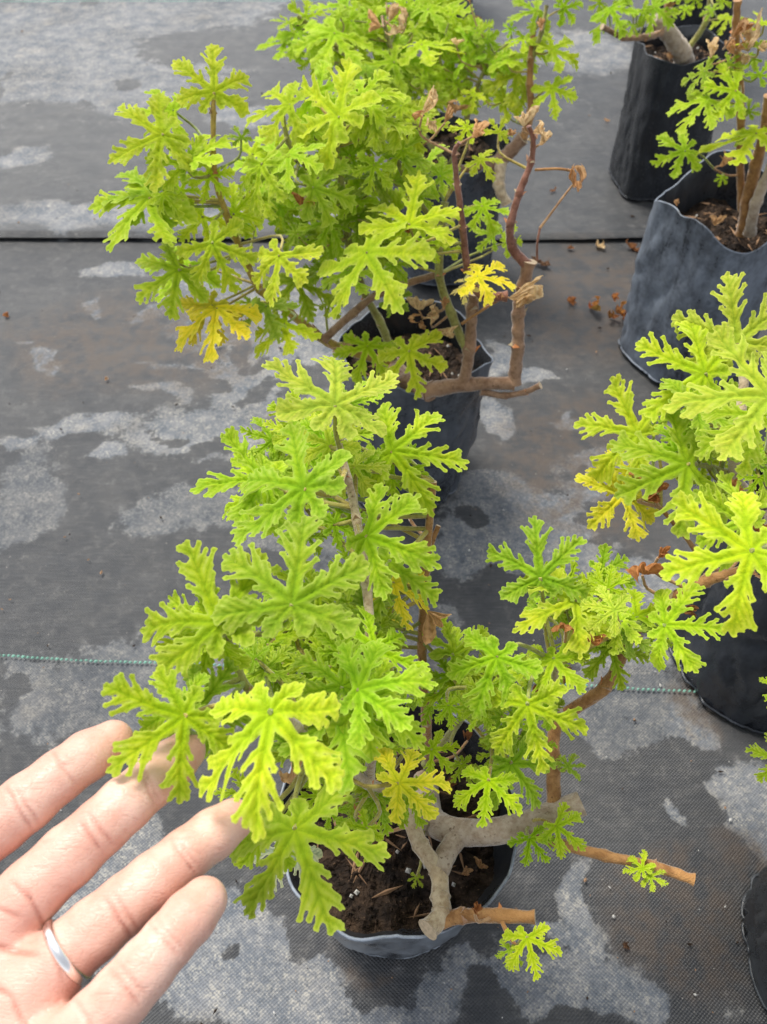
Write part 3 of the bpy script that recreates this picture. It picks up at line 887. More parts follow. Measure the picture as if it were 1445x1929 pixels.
grow_bag('very dark smooth grow bag standing behind the dusty grey-blue one', 0.432, 1.245, 0.064, 0.068, 0.006, 0.205, 0.35, (0.05, 0.056, 0.064), 0.190, 'soil at the foot of the pale woody stump', 7, wob=0.04, dip=0.10, sq=5.0, rot=0.08)
grow_bag('near black grow bag at the back, partly hidden by the very dark bag', 0.585, 1.70, 0.075, 0.078, 0.006, 0.205, 0.2, (0.045, 0.05, 0.056), 0.18, 'soil in the rearmost bag of the side row', 8)
grow_bag('black grow bag cut off by the lower picture corner', 0.340, 0.125, 0.076, 0.080, 0, 0.200, 0.55, (0.07, 0.078, 0.085), 0.175, 'soil in the bag at the lower picture corner', 9, wob=0.03)

# ------------------------------------------------------------------ plant beside the hand
A = Plant((0.02, 0.17, 0.172), 'tall lime green geranium whose leaves the hand is holding', 'z')
A.stem([(800, 1470, 17), (815, 1545, 19), (880, 1568, 20.5), (960, 1560, 21.5), (1040, 1535, 22), (1096, 1513, 22.5)], 0.0080, 0.0066, 'w', 'trunk', cut=True, nodes=False, rough=0.10)
A.stem([(880, 1558, 20.2), (848, 1596, 20.4), (826, 1642, 20.6)], 0.0060, 0.0056, 'w', 'trunk', nodes=False, rough=0.12)
A.stem([(768, 1535, 21.5), (792, 1592, 21), (824, 1640, 20.6), (830, 1690, 20.8), (832, 1722, 21), (806, 1752, 21.3)], 0.0044, 0.0050, 'p', 'trunk', cut=True, rough=0.12)
A.stem([(818, 1738, 21), (870, 1726, 21.2), (940, 1725, 21.6), (1008, 1728, 22)], 0.0040, 0.0030, 'h', cut=True)
A.stem([(1000, 1570, 21.3), (1060, 1592, 21.5), (1140, 1612, 21.8), (1230, 1632, 22), (1308, 1657, 22.2)], 0.0028, 0.0027, 'h', cut=True)
A.stem([(1043, 1530, 22), (1043, 1440, 23), (1052, 1360, 24), (1142, 1292, 27), (1190, 1195, 30), (1262, 1130, 32), (1330, 1095, 33), (1400, 1075, 34)], 0.0040, 0.0026, 'h')
A.stem([(808, 1450, 17), (803, 1360, 23), (795, 1220, 28), (803, 1060, 33), (815, 907, 37)], 0.0030, 0.0019, 'h', cut=True)
A.stem([(810, 1032, 33.5), (826, 990, 34.5)], 0.0016, 0.0013, 'h', 'twig', cut=True, nodes=False)
A.stem([(805, 1562, 19), (760, 1510, 23), (692, 1475, 27), (640, 1445, 31), (598, 1418, 34), (560, 1372, 38), (520, 1340, 40)], 0.0032, 0.0019, 'p')
A.stem([(695, 1470, 26.8), (706, 1350, 33), (700, 1230, 36.5), (690, 1100, 38), (672, 980, 39), (655, 900, 40.5), (640, 845, 41)], 0.0026, 0.0015, 'p')
A.stem([(560, 1375, 37.5), (470, 1300, 39), (430, 1210, 40), (410, 1185, 41)], 0.0018, 0.0013, 'g')
A.stem([(800, 1440, 18), (850, 1380, 22), (900, 1310, 27), (940, 1260, 30)], 0.0022, 0.0014, 'g')
A.stem([(1055, 1350, 24.3), (1045, 1290, 29), (1050, 1250, 31)], 0.0024, 0.0014, 'p')
A.stem([(940, 1725, 21.7), (960, 1765, 22), (975, 1785, 22.5)], 0.0012, 0.0010, 'h', 'twig', nodes=False)
A_LEAVES = '''632 762 640 628 43 p|622 838 606 758 41 p|624 840 722 812 41.6 g|738 850 888 858 39 g|736 852 790 758 38.4 g|736 862 738 950 38 g|735 846 722 772 36.5 p
572 920 425 872 42.6 g|574 918 528 800 42.9 g|500 905 372 884 40.5 g|500 925 386 944 39 g|690 1010 822 1050 40 g|690 1010 690 900 39.4 g|550 1137 576 955 43 g|412 1172 348 1012 42.5 g|398 1185 290 1228 41.4 l|404 1180 345 1258 41.8 l
733 1056 706 1165 37.5 g|735 1060 835 1092 36.4 l|742 1098 770 1192 33.5 y|725 1110 680 1140 32.5 y|508 1340 470 1588 44 l 0.76|334 1336 300 1246 42 g|348 1348 204 1452 42.8 g|365 1340 495 1362 40 d
555 1560 630 1772 37 g 0.85|645 1292 656 1178 39 g|675 1298 818 1256 40.2 g|688 1318 806 1392 38.6 l|640 1336 655 1466 38 g|500 1262 488 1190 37 d|520 1282 566 1228 36.4 d|480 1240 450 1215 37.5 d|705 1222 786 1172 38 g|705 1225 745 1150 37 g
752 1475 858 1466 33.5 y|722 1500 720 1574 25 g|770 1500 808 1562 24.5 g|935 1238 884 1352 33.6 g|1042 1240 1008 1326 32 g|1045 1235 1035 1178 31 d|993 1327 1022 1462 33 l|945 1352 912 1408 30 d|920 1470 906 1554 29 l|965 1438 1022 1528 28.4 g
845 1330 858 1374 30 g|815 1412 856 1455 28 l|850 1272 812 1218 28.4 d|1018 1088 1004 964 34.5 d|1085 1130 985 1168 33.5 l|1085 1132 1080 1205 33 l|1158 1150 1092 1128 34 p|1158 1152 1152 1204 33.6 p|1252 1177 1368 1172 33.4 l|1150 1218 1182 1302 30.5 g
1146 1108 1152 1058 32 g|1065 1132 1062 1072 31.4 d|1022 1150 988 1128 31 d|1200 1160 1195 1090 32 l|1240 1196 1205 1220 31 g|1080 1232 1058 1212 32 g|1048 1556 1110 1602 23.6 l|998 1578 1036 1628 23 g|1210 1636 1180 1604 22.8 l|1225 1650 1260 1668 22.6 p
993 1766 1012 1846 24 l|990 1762 1055 1740 24.2 l|960 1790 952 1828 23 p|1070 1444 1086 1412 24 p|785 1652 778 1672 19.8 p|706 1508 688 1532 24 p|612 1440 640 1470 27 d|700 1402 722 1462 27.5 g|760 1380 770 1430 27 d|668 880 694 925 39.5 p
610 850 584 872 38.5 d|616 832 562 790 39.5 g|615 845 640 880 39 p|1115 1180 1135 1225 31 d|1100 1160 1120 1120 31.5 g|880 1330 850 1300 29 d|930 1420 900 1390 26 g|590 1370 565 1430 35 g|625 1400 600 1440 33 d|660 1070 640 1020 36 g|775 1285 800 1330 35 g|1060 1262 1085 1290 29 g|870 1440 890 1480 25 d|1010 1400 1040 1440 28 g'''
for row in A_LEAVES.replace('\n', '|').split('|'):
    q = row.split(); A.leaf(*map(float, q[:5]), q[5], wid=float(q[6]) if len(q) > 6 else 1.0)


def fill(P, n, cu, cv, ru, rv, w0, w1, px0, px1, cols):
    for _ in range(n):
        a, f = P.rnd.uniform(0, 6.28), math.sqrt(P.rnd.random())
        u, v = cu + ru * f * math.cos(a), cv + rv * f * math.sin(a)
        t = P.rnd.uniform(0, 6.28); px = P.rnd.uniform(px0, px1)
        P.leaf(u, v, u + px * math.sin(t), v - px * 0.8 * math.cos(t), P.rnd.uniform(w0, w1), P.rnd.choice(cols))


for q in ((520, 1545, 446, 1640, 35, 'g'), (470, 1500, 404, 1484, 36, 'g'), (600, 1500, 572, 1455, 33, 'g'), (690, 1560, 640, 1600, 29, 'g'), (640, 960, 600, 1010, 37, 'g'), (660, 760, 690, 700, 41, 'p'), (580, 1010, 560, 1060, 38, 'd')):
    A.leaf(*q)
A.jit = 0.42
fill(A, 34, 612, 1250, 120, 200, 30, 37, 62, 115, 'gggld')
fill(A, 14, 590, 890, 95, 110, 36, 39.5, 60, 105, 'ggp')
fill(A, 18, 930, 1320, 120, 120, 26, 31, 55, 95, 'gggld')
fill(A, 14, 1110, 1150, 100, 75, 29.5, 33, 50, 85, 'gglp')
fill(A, 8, 690, 1500, 80, 60, 23, 28, 45, 75, 'ggd')
A.leaf(545, 1596, 503, 1690, 27, 'w', nrm=(0.1, -0.1, 1))
for d in ((808, 1148, 31, 46, 't', 1, 150), (683, 1548, 22, 34, 'r', 3, 30), (780, 952, 34, 26, 'k', 4, 80), (548, 1472, 33, 34, 't', 1, 130), (1210, 1085, 33.5, 46, 'r', 1, 10), (1240, 1050, 34.5, 22, 'r', 4, 60),
          (1100, 1205, 32.6, 34, 'r', 5, 120), (1066, 1185, 33.2, 24, 'r', 3, 0), (895, 1722, 22.6, 28, 'r', 2, 0), (1060, 1290, 27, 26, 't', 4, 20), (1280, 1150, 32, 20, 'b', 4, 90), (1005, 1310, 30, 16, 'r', 4, 0), (880, 1395, 20, 22, 'b', 2, 40)):
    A.dried(*d)

# ------------------------------------------------------------------ bushy plant behind
B = Plant((0.03, 0.60, 0.135), 'bushy yellow green geranium with bare brown twigs on one side', 'y', 'lo', 1.04, 0.28)
B.stem([(740, 690, 60), (770, 720, 56), (812, 738, 54)], 0.0085, 0.0085, 'b', 'trunk')
B.stem([(800, 736, 54), (880, 724, 54), (968, 722, 54)], 0.0072, 0.0058, 'b', 'trunk')
B.stem([(905, 738, 53.5), (950, 745, 53.4), (990, 738, 53.2), (1018, 726, 53)], 0.0030, 0.0026, 'b', cut=True)
B.stem([(968, 722, 54), (976, 650, 55), (976, 590, 56), (984, 545, 56.5), (998, 492, 57)], 0.0056, 0.0052, 'b', cut=True)
B.stem([(992, 500, 57), (965, 465, 57.5), (962, 420, 58), (978, 365, 59), (1000, 305, 60), (1004, 262, 60), (996, 238, 60)], 0.0042, 0.0016, 'r')
B.stem([(874, 722, 54), (884, 660, 55), (890, 580, 56), (893, 550, 56)], 0.0056, 0.0046, 'b', cut=True)
B.stem([(955, 558, 55), (908, 556, 55), (882, 510, 55.5), (872, 430, 56.5), (862, 350, 57.5), (856, 290, 58), (866, 268, 58)], 0.0040, 0.0015, 'r')
B.stem([(884, 672, 55), (850, 590, 56), (828, 520, 57), (832, 440, 59), (838, 380, 60)], 0.0040, 0.0028, 'g')
B.stem([(740, 685, 60), (640, 655, 58), (590, 625, 57), (545, 588, 56.5), (490, 545, 56), (458, 480, 56), (425, 400, 56), (405, 330, 56.5), (402, 215, 57.5), (403, 180, 58)], 0.0046, 0.0014, 'y')
B.stem([(610, 640, 57), (665, 590, 57.5), (720, 550, 58), (830, 515, 59)], 0.0036, 0.0030, 'b')
B.stem([(745, 690, 60), (718, 610, 60), (690, 560, 60), (660, 470, 60), (645, 380, 60), (640, 290, 60.5), (625, 215, 61)], 0.0040, 0.0022, 'g')
B.stem([(650, 400, 60), (590, 330, 59.5), (545, 270, 60), (530, 200, 61)], 0.0024, 0.0016, 'g')
B.stem([(832, 440, 59), (770, 350, 61), (740, 280, 62)], 0.0024, 0.0016, 'g')
B.stem([(870, 610, 55.5), (915, 580, 55.3), (945, 562, 55)], 0.0013, 0.0012, 'h', 'twig', nodes=False)
B.stem([(1008, 320, 60), (1050, 318, 59.5), (1082, 322, 59)], 0.0011, 0.0010, 'h', 'twig', nodes=False)
B.stem([(1012, 490, 57), (1012, 460, 57), (1017, 430, 57.5)], 0.0010, 0.0009, 'r', 'twig', nodes=False)
B_LEAVES = '''403 173 406 70 58 l|403 175 326 128 58.2 l|405 173 486 98 57.8 l|325 206 228 196 60 g|325 204 280 148 60.2 g|305 252 192 292 56 l|306 248 232 212 56.4 l|348 312 312 236 55 l|350 312 440 336 54.6 l|360 300 385 225 55.4 l
290 360 184 362 55 g|280 372 190 442 54 g|308 366 344 398 54 g|304 368 300 310 55.2 g|340 360 360 320 56 g|400 458 442 552 52 l|400 452 420 388 52.6 l|395 458 324 452 52.4 l|336 508 248 550 52 l|338 510 313 598 51.6 l|335 495 300 480 53 l
398 575 342 634 52 o|408 580 388 652 51.6 y|396 570 362 528 52.4 o|525 482 512 582 50 l|526 478 534 400 50.6 l|528 480 650 484 50.4 l|524 480 462 430 50.8 l|690 475 750 572 52 g|690 470 692 396 52.8 g|694 474 794 488 52.4 g|686 474 640 440 53 g
491 309 462 395 56 g|491 305 478 240 56.6 g|494 309 568 342 56 g|545 290 600 300 56.4 g|545 288 552 222 57 g|591 353 682 378 55 g|590 355 535 392 55 g|592 350 625 315 55.6 g|637 218 568 150 58 l|638 216 700 148 58.2 l|637 222 642 296 57.6 l|640 218 722 226 58 l
545 196 448 212 60 l|545 198 540 118 60.4 g|548 200 480 140 60.6 l|530 322 520 380 58 d|705 312 688 366 58 g|706 310 740 340 58 g|770 420 792 322 54 l|768 420 752 330 54.4 l|772 418 840 350 54.2 l|910 388 936 436 62 g|910 385 884 342 62.4 g|912 384 965 372 62 g
900 520 976 528 52 y|898 518 896 460 52.6 y|884 532 842 548 53 c|884 534 880 585 53 c|770 662 788 754 52 l|770 658 742 614 52.6 l|772 658 808 606 52.8 l|774 662 858 668 52.4 l|766 662 700 652 52.4 l|692 652 664 722 55 g|535 610 480 678 52 l|500 576 434 632 54 d
556 530 600 592 58 d|655 510 632 572 55 g|750 292 802 248 60 g|758 284 722 332 60 g|660 292 704 260 60 g|615 300 640 258 60.4 g|720 382 744 408 60 d|700 422 734 446 58 d|880 240 858 272 62 l|940 250 952 216 62 l|930 442 890 430 64 g|955 456 992 452 64 g|800 455 832 424 55 l|806 470 820 500 55 g
620 420 600 470 58 g|560 440 540 400 58 d|670 380 650 340 59 g|620 360 640 400 58 g|720 260 700 220 61 g|590 250 610 220 60 g|455 260 440 230 59 d|460 420 440 440 56 g|740 560 770 580 57 d|610 510 580 540 58 d|840 470 860 440 58 g|660 240 690 210 61 g|790 370 820 390 59 g|830 330 870 310 61 g|905 300 930 330 62 l|740 500 770 530 56 g|620 570 640 600 59 d|470 570 450 590 56 d'''
for row in B_LEAVES.replace('\n', '|').split('|'):
    q = row.split(); B.leaf(*map(float, q[:5]), q[5])
fill(B, 26, 640, 300, 170, 140, 60, 64, 75, 110, 'gggl')
fill(B, 14, 690, 430, 130, 100, 59, 63, 65, 95, 'ggd')
fill(B, 4, 400, 420, 100, 100, 56, 58, 60, 85, 'gl')
for d in ((795, 218, 60, 30, 'k', 5, 60), (888, 258, 58, 30, 't', 4, 70), (985, 240, 60, 30, 'k', 1, 0), (1090, 342, 59, 34, 't', 2, 180), (790, 585, 55, 28, 'k', 3, 0), (812, 612, 54.6, 26, 'k', 5, 50), (835, 580, 55, 24, 't', 2, 10), (570, 392, 55, 28, 'r', 3, 20),
          (466, 605, 54, 24, 't', 2, 180), (960, 560, 54.6, 28, 'k', 4, 100), (838, 232, 62, 26, 't', 5, 30), (1015, 272, 60, 20, 'k', 4, 80), (640, 655, 56, 24, 'k', 5, 80), (770, 440, 56, 16, 'r', 3, 0)):
    B.dried(*d)

# ------------------------------------------------------------------ plant at top centre
D = Plant((0.085, 1.02, 0.156), 'geranium reaching the top picture edge behind the bushy middle plant', 'y', 'lo')
D.stem([(840, 330, 98), (900, 318, 97), (945, 300, 96), (985, 260, 96)], 0.0095, 0.0075, 'b', 'trunk', cut=True)
D.stem([(945, 300, 96), (940, 350, 94), (955, 385, 93)], 0.0075, 0.0060, 'p', 'trunk', cut=True)
D.stem([(985, 262, 96), (1000, 215, 97), (998, 160, 98), (1000, 110, 99), (1005, 60, 100)], 0.0050, 0.0030, 'h')
D.stem([(720, 320, 100), (780, 315, 100), (840, 320, 98)], 0.0060, 0.0060, 'b')
D.stem([(840, 310, 99), (780, 230, 100), (745, 170, 100), (740, 110, 100), (720, 30, 101)], 0.0040, 0.0022, 'g')
D.stem([(745, 180, 100), (660, 110, 99), (600, 60, 99), (560, 30, 99)], 0.0030, 0.0018, 'g')
D.stem([(850, 310, 99), (880, 220, 100), (900, 160, 100), (930, 100, 100)], 0.0034, 0.0020, 'g')
D.stem([(1000, 120, 99), (1020, 60, 99), (1030, 10, 100)], 0.0030, 0.0020, 'g')
D_LEAVES = '''630 62 598 142 96 l|632 60 568 84 97 l|634 58 652 2 98 l|632 64 660 130 96 l|540 76 478 96 98 g|545 42 508 28 99 g|575 32 582 -12 99 g|560 60 600 100 98 g|700 32 668 24 104 g|722 40 735 0 104 g|690 52 720 12 102 g|742 116 658 112 98 g|742 114 704 78 98 g|770 122 764 86 99 g|802 130 836 114 99 l|746 142 718 166 97 g
800 192 826 156 95 l|800 194 842 184 95 l|830 92 852 58 101 g|662 172 702 158 97 g|660 175 640 220 95 g|880 112 868 74 100 g|880 116 850 130 100 g|925 120 962 94 99 g|924 118 896 104 99 g|922 124 920 174 98 g|895 176 858 192 97 l|898 172 930 150 98 l|950 192 984 170 97 l|945 192 930 226 97 l|1040 166 1046 222 96 l|1040 160 1052 126 97 l|1042 164 1084 148 96 l|1036 162 990 150 97 l
1040 92 1088 62 98 l|1040 94 1052 114 97 l|1036 90 1000 78 98 l|1012 20 960 24 101 g|1014 18 1052 22 101 g|1010 14 990 -16 102 g|962 56 948 44 100 g|985 72 958 92 99 g|1062 15 1104 4 102 g|800 150 790 110 97 g|760 180 800 200 96 g|700 210 680 250 94 d|860 160 840 120 99 g|780 60 800 30 102 g|820 180 800 150 96 l|690 130 720 170 96 d|590 110 560 130 97 g|640 30 610 10 100 g|900 60 930 40 101 g|850 30 880 10 103 g|750 80 720 60 101 g'''
for row in D_LEAVES.replace('\n', '|').split('|'):
    q = row.split(); D.leaf(*map(float, q[:5]), q[5])
fill(D, 26, 720, 90, 170, 90, 100, 108, 60, 95, 'ggl')
fill(D, 14, 930, 130, 90, 80, 98, 103, 40, 60, 'ggl')
for d in ((732, 40, 98, 34, 'k', 2, 40), (765, 45, 98, 22, 'k', 5, 0), (860, 85, 99, 16, 'k', 3, 0), (845, 215, 97, 30, 't', 3, 0), (1018, 55, 98, 22, 't', 2, 0), (885, 5, 102, 18, 't', 4, 0)):
    D.dried(*d)
E = Plant((0.125, 2.04, 0.17), 'sparse geranium in the farthest bag at the top edge', 'y', 'lo')
E.stem([(800, -10, 203), (812, -60, 202), (790, -110, 202)], 0.005, 0.003, 'g')
E.stem([(815, 40, 150), (812, 10, 160), (800, -30, 175)], 0.0035, 0.0025, 'y')
for q in ((760, -30, 720, -10, 195), (830, -60, 880, -70, 198), (770, -80, 740, -120, 198), (820, -20, 850, 20, 195), (700, -5, 670, 15, 180), (790, -50, 800, -110, 200)):
    E.leaf(*q, 'g')

# ------------------------------------------------------------------ plant at the near side row
Cc = Plant((0.352, 0.385, 0.172), 'pale lime geranium with large leaves above the bag on the green thread', 'z')
Cc.stem([(1540, 1010, 18), (1490, 1000, 24), (1440, 960, 30), (1385, 895, 34), (1395, 800, 38), (1402, 700, 40)], 0.0042, 0.0022, 'p')
Cc.stem([(1440, 955, 30.5), (1450, 850, 37), (1455, 760, 43)], 0.0026, 0.0018, 'g')
Cc.stem([(1385, 895, 34), (1340, 880, 34.5), (1310, 875, 35)], 0.0018, 0.0013, 'g', 'twig', nodes=False)
Cc.stem([(1235, 945, 31), (1290, 1010, 30), (1330, 1060, 28), (1380, 1090, 26)], 0.0014, 0.0016, 'h', 'twig', nodes=False)
Cc.stem([(1445, 965, 30), (1450, 1010, 38), (1440, 1030, 42)], 0.0022, 0.0016, 'p')
C_LEAVES = '''1388 646 1372 502 40 p|1390 648 1306 552 39.8 p|1392 648 1462 560 39.8 p|1330 702 1196 642 39 l|1332 700 1290 618 39.4 l|1452 746 1262 728 44.5 p|1450 742 1362 672 44.8 p|1430 782 1300 832 41.4 g|1432 780 1280 770 41 g|1297 873 1152 936 36.6 g|1297 870 1272 798 37 g|1300 873 1436 902 36.4 g|1296 876 1284 956 36 g|1296 870 1190 822 36.6 g
1202 816 1074 786 34.4 l|1204 814 1158 752 34.6 l|1184 888 1102 872 31.6 m|1175 928 1114 994 31.6 m|1415 1036 1238 1078 43.4 l|1414 1032 1272 984 43.6 l|1418 1038 1396 1116 43 l|1418 1036 1480 1090 43 l|1402 982 1304 920 41.6 l|1404 980 1402 906 41.8 l|1406 980 1480 920 41.6 l|1232 805 1236 778 33.6 p|1430 872 1412 846 37.4 g|1430 900 1446 950 37 g|1350 760 1330 790 37 g|1380 930 1400 960 35 g|1350 830 1390 790 37 d'''
for row in C_LEAVES.replace('\n', '|').split('|'):
    q = row.split(); Cc.leaf(*map(float, q[:5]), q[5])
for d in ((1235, 928, 32, 44, 'r', 3, 20), (1212, 940, 32, 26, 'r', 2, 90), (1385, 945, 37, 34, 'r', 5, 0), (1385, 1085, 34, 26, 't', 4, 30), (1440, 1010, 40, 30, 'r', 3, 0)):
    Cc.dried(*d)

# ------------------------------------------------------------------ plants at the top of the side row
G = Plant((0.42, 0.83, 0.165), 'thin geranium with a tall brown stem in the dusty grey-blue bag', 'y', 'lo')
G.stem([(1400, 440, 80), (1408, 380, 80), (1424, 310, 80), (1440, 250, 80), (1450, 180, 80)], 0.0070, 0.0048, 'h', 'trunk')
G.stem([(1398, 395, 81), (1394, 300, 81), (1396, 220, 81), (1392, 130, 82), (1386, 60, 83), (1390, 0, 83)], 0.0042, 0.0034, 'h')
G.stem([(1412, 440, 79), (1425, 380, 78.6), (1460, 300, 78)], 0.0060, 0.0050, 'w')
G.stem([(1398, 330, 81), (1370, 330, 80), (1345, 318, 79.5)], 0.0012, 0.0010, 'h', 'twig', nodes=False)
G_LEAVES = '''1386 170 1316 162 79 l|1386 168 1412 122 79.4 l|1388 172 1360 224 78.6 l|1332 188 1280 236 79 l|1332 186 1300 170 79.6 l|1290 284 1224 308 79 g|1292 284 1330 238 79 g|1292 286 1230 322 78.4 g|1424 250 1378 314 78.6 l|1426 246 1440 208 79 l|1420 252 1376 268 78.8 l|1326 134 1276 146 81 d|1330 132 1330 106 81 d|1372 122 1398 98 81.6 d|1430 142 1456 110 80 g|1430 82 1404 58 79 l|1432 84 1462 60 79 l|1430 90 1440 120 78.6 l|1440 44 1420 20 80 l|1360 334 1354 350 79 g|1400 260 1390 240 79 l|1420 110 1400 130 80 g|1410 210 1435 190 80 d'''
for row in G_LEAVES.replace('\n', '|').split('|'):
    q = row.split(); G.leaf(*map(float, q[:5]), q[5])
for d in ((1395, 92, 79, 34, 'k', 3, 100), (1412, 80, 79, 28, 'k', 5, 0), (1380, 70, 79, 26, 't', 2, 30), (1338, 108, 82, 24, 'k', 4, 40), (1355, 312, 79, 20, 't', 4, 90)):
    G.dried(*d)
Fp = Plant((0.42, 1.24, 0.19), 'geranium on a pale bent woody stump at the top edge', 'y', 'lo')
Fp.stem([(1290, 120, 121), (1282, 95, 120), (1255, 58, 119), (1230, 40, 119)], 0.0135, 0.0100, 'w', 'trunk', nodes=False)
Fp.stem([(1245, 62, 118), (1215, 70, 116), (1175, 70, 115), (1134, 50, 114)], 0.0045, 0.0034, 'b', cut=True)
Fp.stem([(1250, 55, 119), (1260, 10, 119), (1270, -40, 120)], 0.0060, 0.0040, 'h')
Fp.stem([(1290, 100, 121), (1330, 40, 121), (1340, -30, 122)], 0.0045, 0.0030, 'g')
F_LEAVES = '''1150 16 1176 52 116 g|1150 14 1118 6 117 g|1190 46 1192 66 114 g|1188 40 1160 48 114 g|1190 38 1212 10 115 g|1232 12 1264 38 115 g|1230 10 1204 2 116 g|1234 8 1246 -16 117 g|1292 16 1284 38 116 l|1292 14 1320 6 116 g|1290 12 1270 -8 117 g|1342 20 1328 4 117 g|1344 24 1364 56 116 g|1340 22 1322 34 116 g|1372 32 1356 58 115 l|1210 20 1230 46 115 g|1262 20 1250 40 115 g|1310 -4 1300 20 117 g|1180 0 1160 -20 117 g|1360 0 1384 -14 118 g|1270 -10 1290 -30 118 g|1130 4 1108 20 117 g'''
for row in F_LEAVES.replace('\n', '|').split('|'):
    q = row.split(); Fp.leaf(*map(float, q[:5]), q[5])
for d in ((1262, 112, 120, 16, 't', 3, 0), (1254, 40, 116, 18, 't', 4, 0)):
    Fp.dried(*d)
Hh = Plant((0.36, 0.13, 0.175), 'geranium mostly outside the picture in the corner bag, two leaf edges showing', 'z')
Hh.stem([(1880, 1650, 18), (1720, 1560, 26), (1560, 1440, 32), (1540, 1330, 34)], 0.004, 0.002, 'p')
for q in ((1478, 1300, 1428, 1272, 35, 'g'), (1480, 1302, 1432, 1322, 35, 'g'), (1472, 1432, 1402, 1408, 35, 'g'), (1474, 1434, 1420, 1476, 34.6, 'g'), (1476, 1430, 1500, 1370, 35, 'g'), (1540, 1330, 1560, 1240, 36, 'g'), (1560, 1450, 1640, 1460, 34, 'l')):
    Hh.leaf(*q)

# ------------------------------------------------------------------ litter on the cloth and soil
fill(Cc, 10, 1330, 830, 100, 110, 33, 39, 70, 110, 'gglp')
p = at_z(1145, 592, 0)
clump = empty('dry_leaf_clump', p); tag(clump, 'orange brown crumpled clump of dry leaves against the dusty grey-blue bag', 'dry leaf', 'dry leaves lying on the ground cloth')
for k in range(11):
    d = Vector((random.uniform(-.024, .024), random.uniform(-.020, .020), random.uniform(0.004, .012)))
    o = link('crumpled_leaf', DRY[k % 6], clump, None, Matrix.Translation(p + d) @ Matrix.Rotation(random.uniform(0, 6), 4, 'Z') @ Matrix.Rotation(random.uniform(-1, 1), 4, 'X') @ Matrix.Diagonal((.016, .016, .013, 1)))
    o.color = (0.72 * random.uniform(.7, 1.1), 0.34 * random.uniform(.7, 1.1), 0.10, 1)
LIT = [(1080, 574, 20, 'r', 2, 'small reddish dry leaf next to the orange crumpled one'), (1032, 496, 22, 's', 1, 'dark brown dry leaf beside the bare upright twig'),
       (1124, 460, 15, 'k', 4, 'tan dry leaf on the overlap seam of the cloth'), (1198, 466, 22, 'b', 3, 'dark red brown dry leaf on the seam beside the dusty bag'), (1068, 466, 9, 'b', 4, 'tiny brown leaf scrap on the seam, nearest the twigs'),
       (15, 597, 13, 'r', 2, 'lone small brown leaf scrap on the wet cloth at the picture edge'), (886, 46, 20, 't', 2, 'tan dry leaf below the farthest bag'), (1143, 234, 7, 't', 3, 'tiny pinkish scrap on the cloth left of the very dark bag'), (1037, 366, 9, 'b', 3, 'small brown scrap on the cloth below the hanging dry leaf'),
       (1174, 1776, 15, 's', 2, 'pale curled seed husk on the muddy cloth'), (204, 712, 6, 't', 4, 'tiny brown crumb on the wet cloth between the pale streaks')]
for u, v, px, c, k, lab in LIT:
    p = at_z(u, v, 0.0); L = px * depth_of(p) / FPX
    zm = -min(v.co.z for v in DRY[k].vertices) * L * 0.6
    M = Matrix.Translation(p + Vector((0, 0, zm - 0.0006 + (0.0065 if p.y > SEAM else 0)))) @ Matrix.Rotation(random.uniform(0, 6), 4, 'Z') @ Matrix.Diagonal((L * 1.7, L * 1.7, L * 0.6, 1))
    o = link('dry_leaf', DRY[k], None, None, M)
    o.color = (*DCLR[c], 1)
    tag(o, lab, 'dry leaf', 'dry leaves lying on the ground cloth')
SLIT = [(742, 1610, 17.8, 30, 's', 2, 'brown dry leaf on the soil below the small curled leaf'), (868, 1650, 17.6, 24, 't', 4, 'tan dry leaf scrap on the soil, left of the pair by the rim'), (902, 1640, 17.8, 26, 't', 3, 'tan dry leaf scrap on the soil nearest the rim'),
        (925, 1595, 18, 20, 'b', 5, 'brown dry leaf on the soil tucked under the pale trunk'), (700, 1590, 18, 24, 's', 1, 'dark dry leaf on the soil under the lowest big leaf'), (860, 1480, 18.2, 34, 'b', 5, 'reddish brown dry leaf on the soil behind the yellow leaf')]
for u, v, z, px, c, k, lab in SLIT:
    p = at_z(u, v, z / 100); L = px * depth_of(p) / FPX
    M = Matrix.Translation(p + Vector((0, 0, 0.004))) @ Matrix.Rotation(random.uniform(0, 6), 4, 'Z') @ Matrix.Diagonal((L, L, L * 0.8, 1))
    o = link('dry_leaf', DRY[k], None, None, M); o.color = (*DCLR[c], 1)
    tag(o, lab, 'dry leaf', 'dry leaves lying on the soil')
for u, v, Y, px, c, k, lab in [(1275, 388, 0.775, 18, 't', 2, 'tan dry leaf on the soil at the torn edge of the dusty bag'), (1345, 425, 0.78, 26, 't', 1, 'straw dry leaf on the soil in front of the brown stem'), (1268, 112, 1.21, 14, 't', 3, 'curled straw leaf on the soil under the pale stump')]:
    p = at_y(u, v, Y); L = px * depth_of(p) / FPX
    M = Matrix.Translation(p) @ Matrix.Rotation(random.uniform(0, 6), 4, 'Z') @ Matrix.Diagonal((L, L, L * 0.7, 1))
    o = link('dry_leaf', DRY[k], None, None, M); o.color = (*DCLR[c], 1)
    tag(o, lab, 'dry leaf', 'dry leaves lying on the soil')

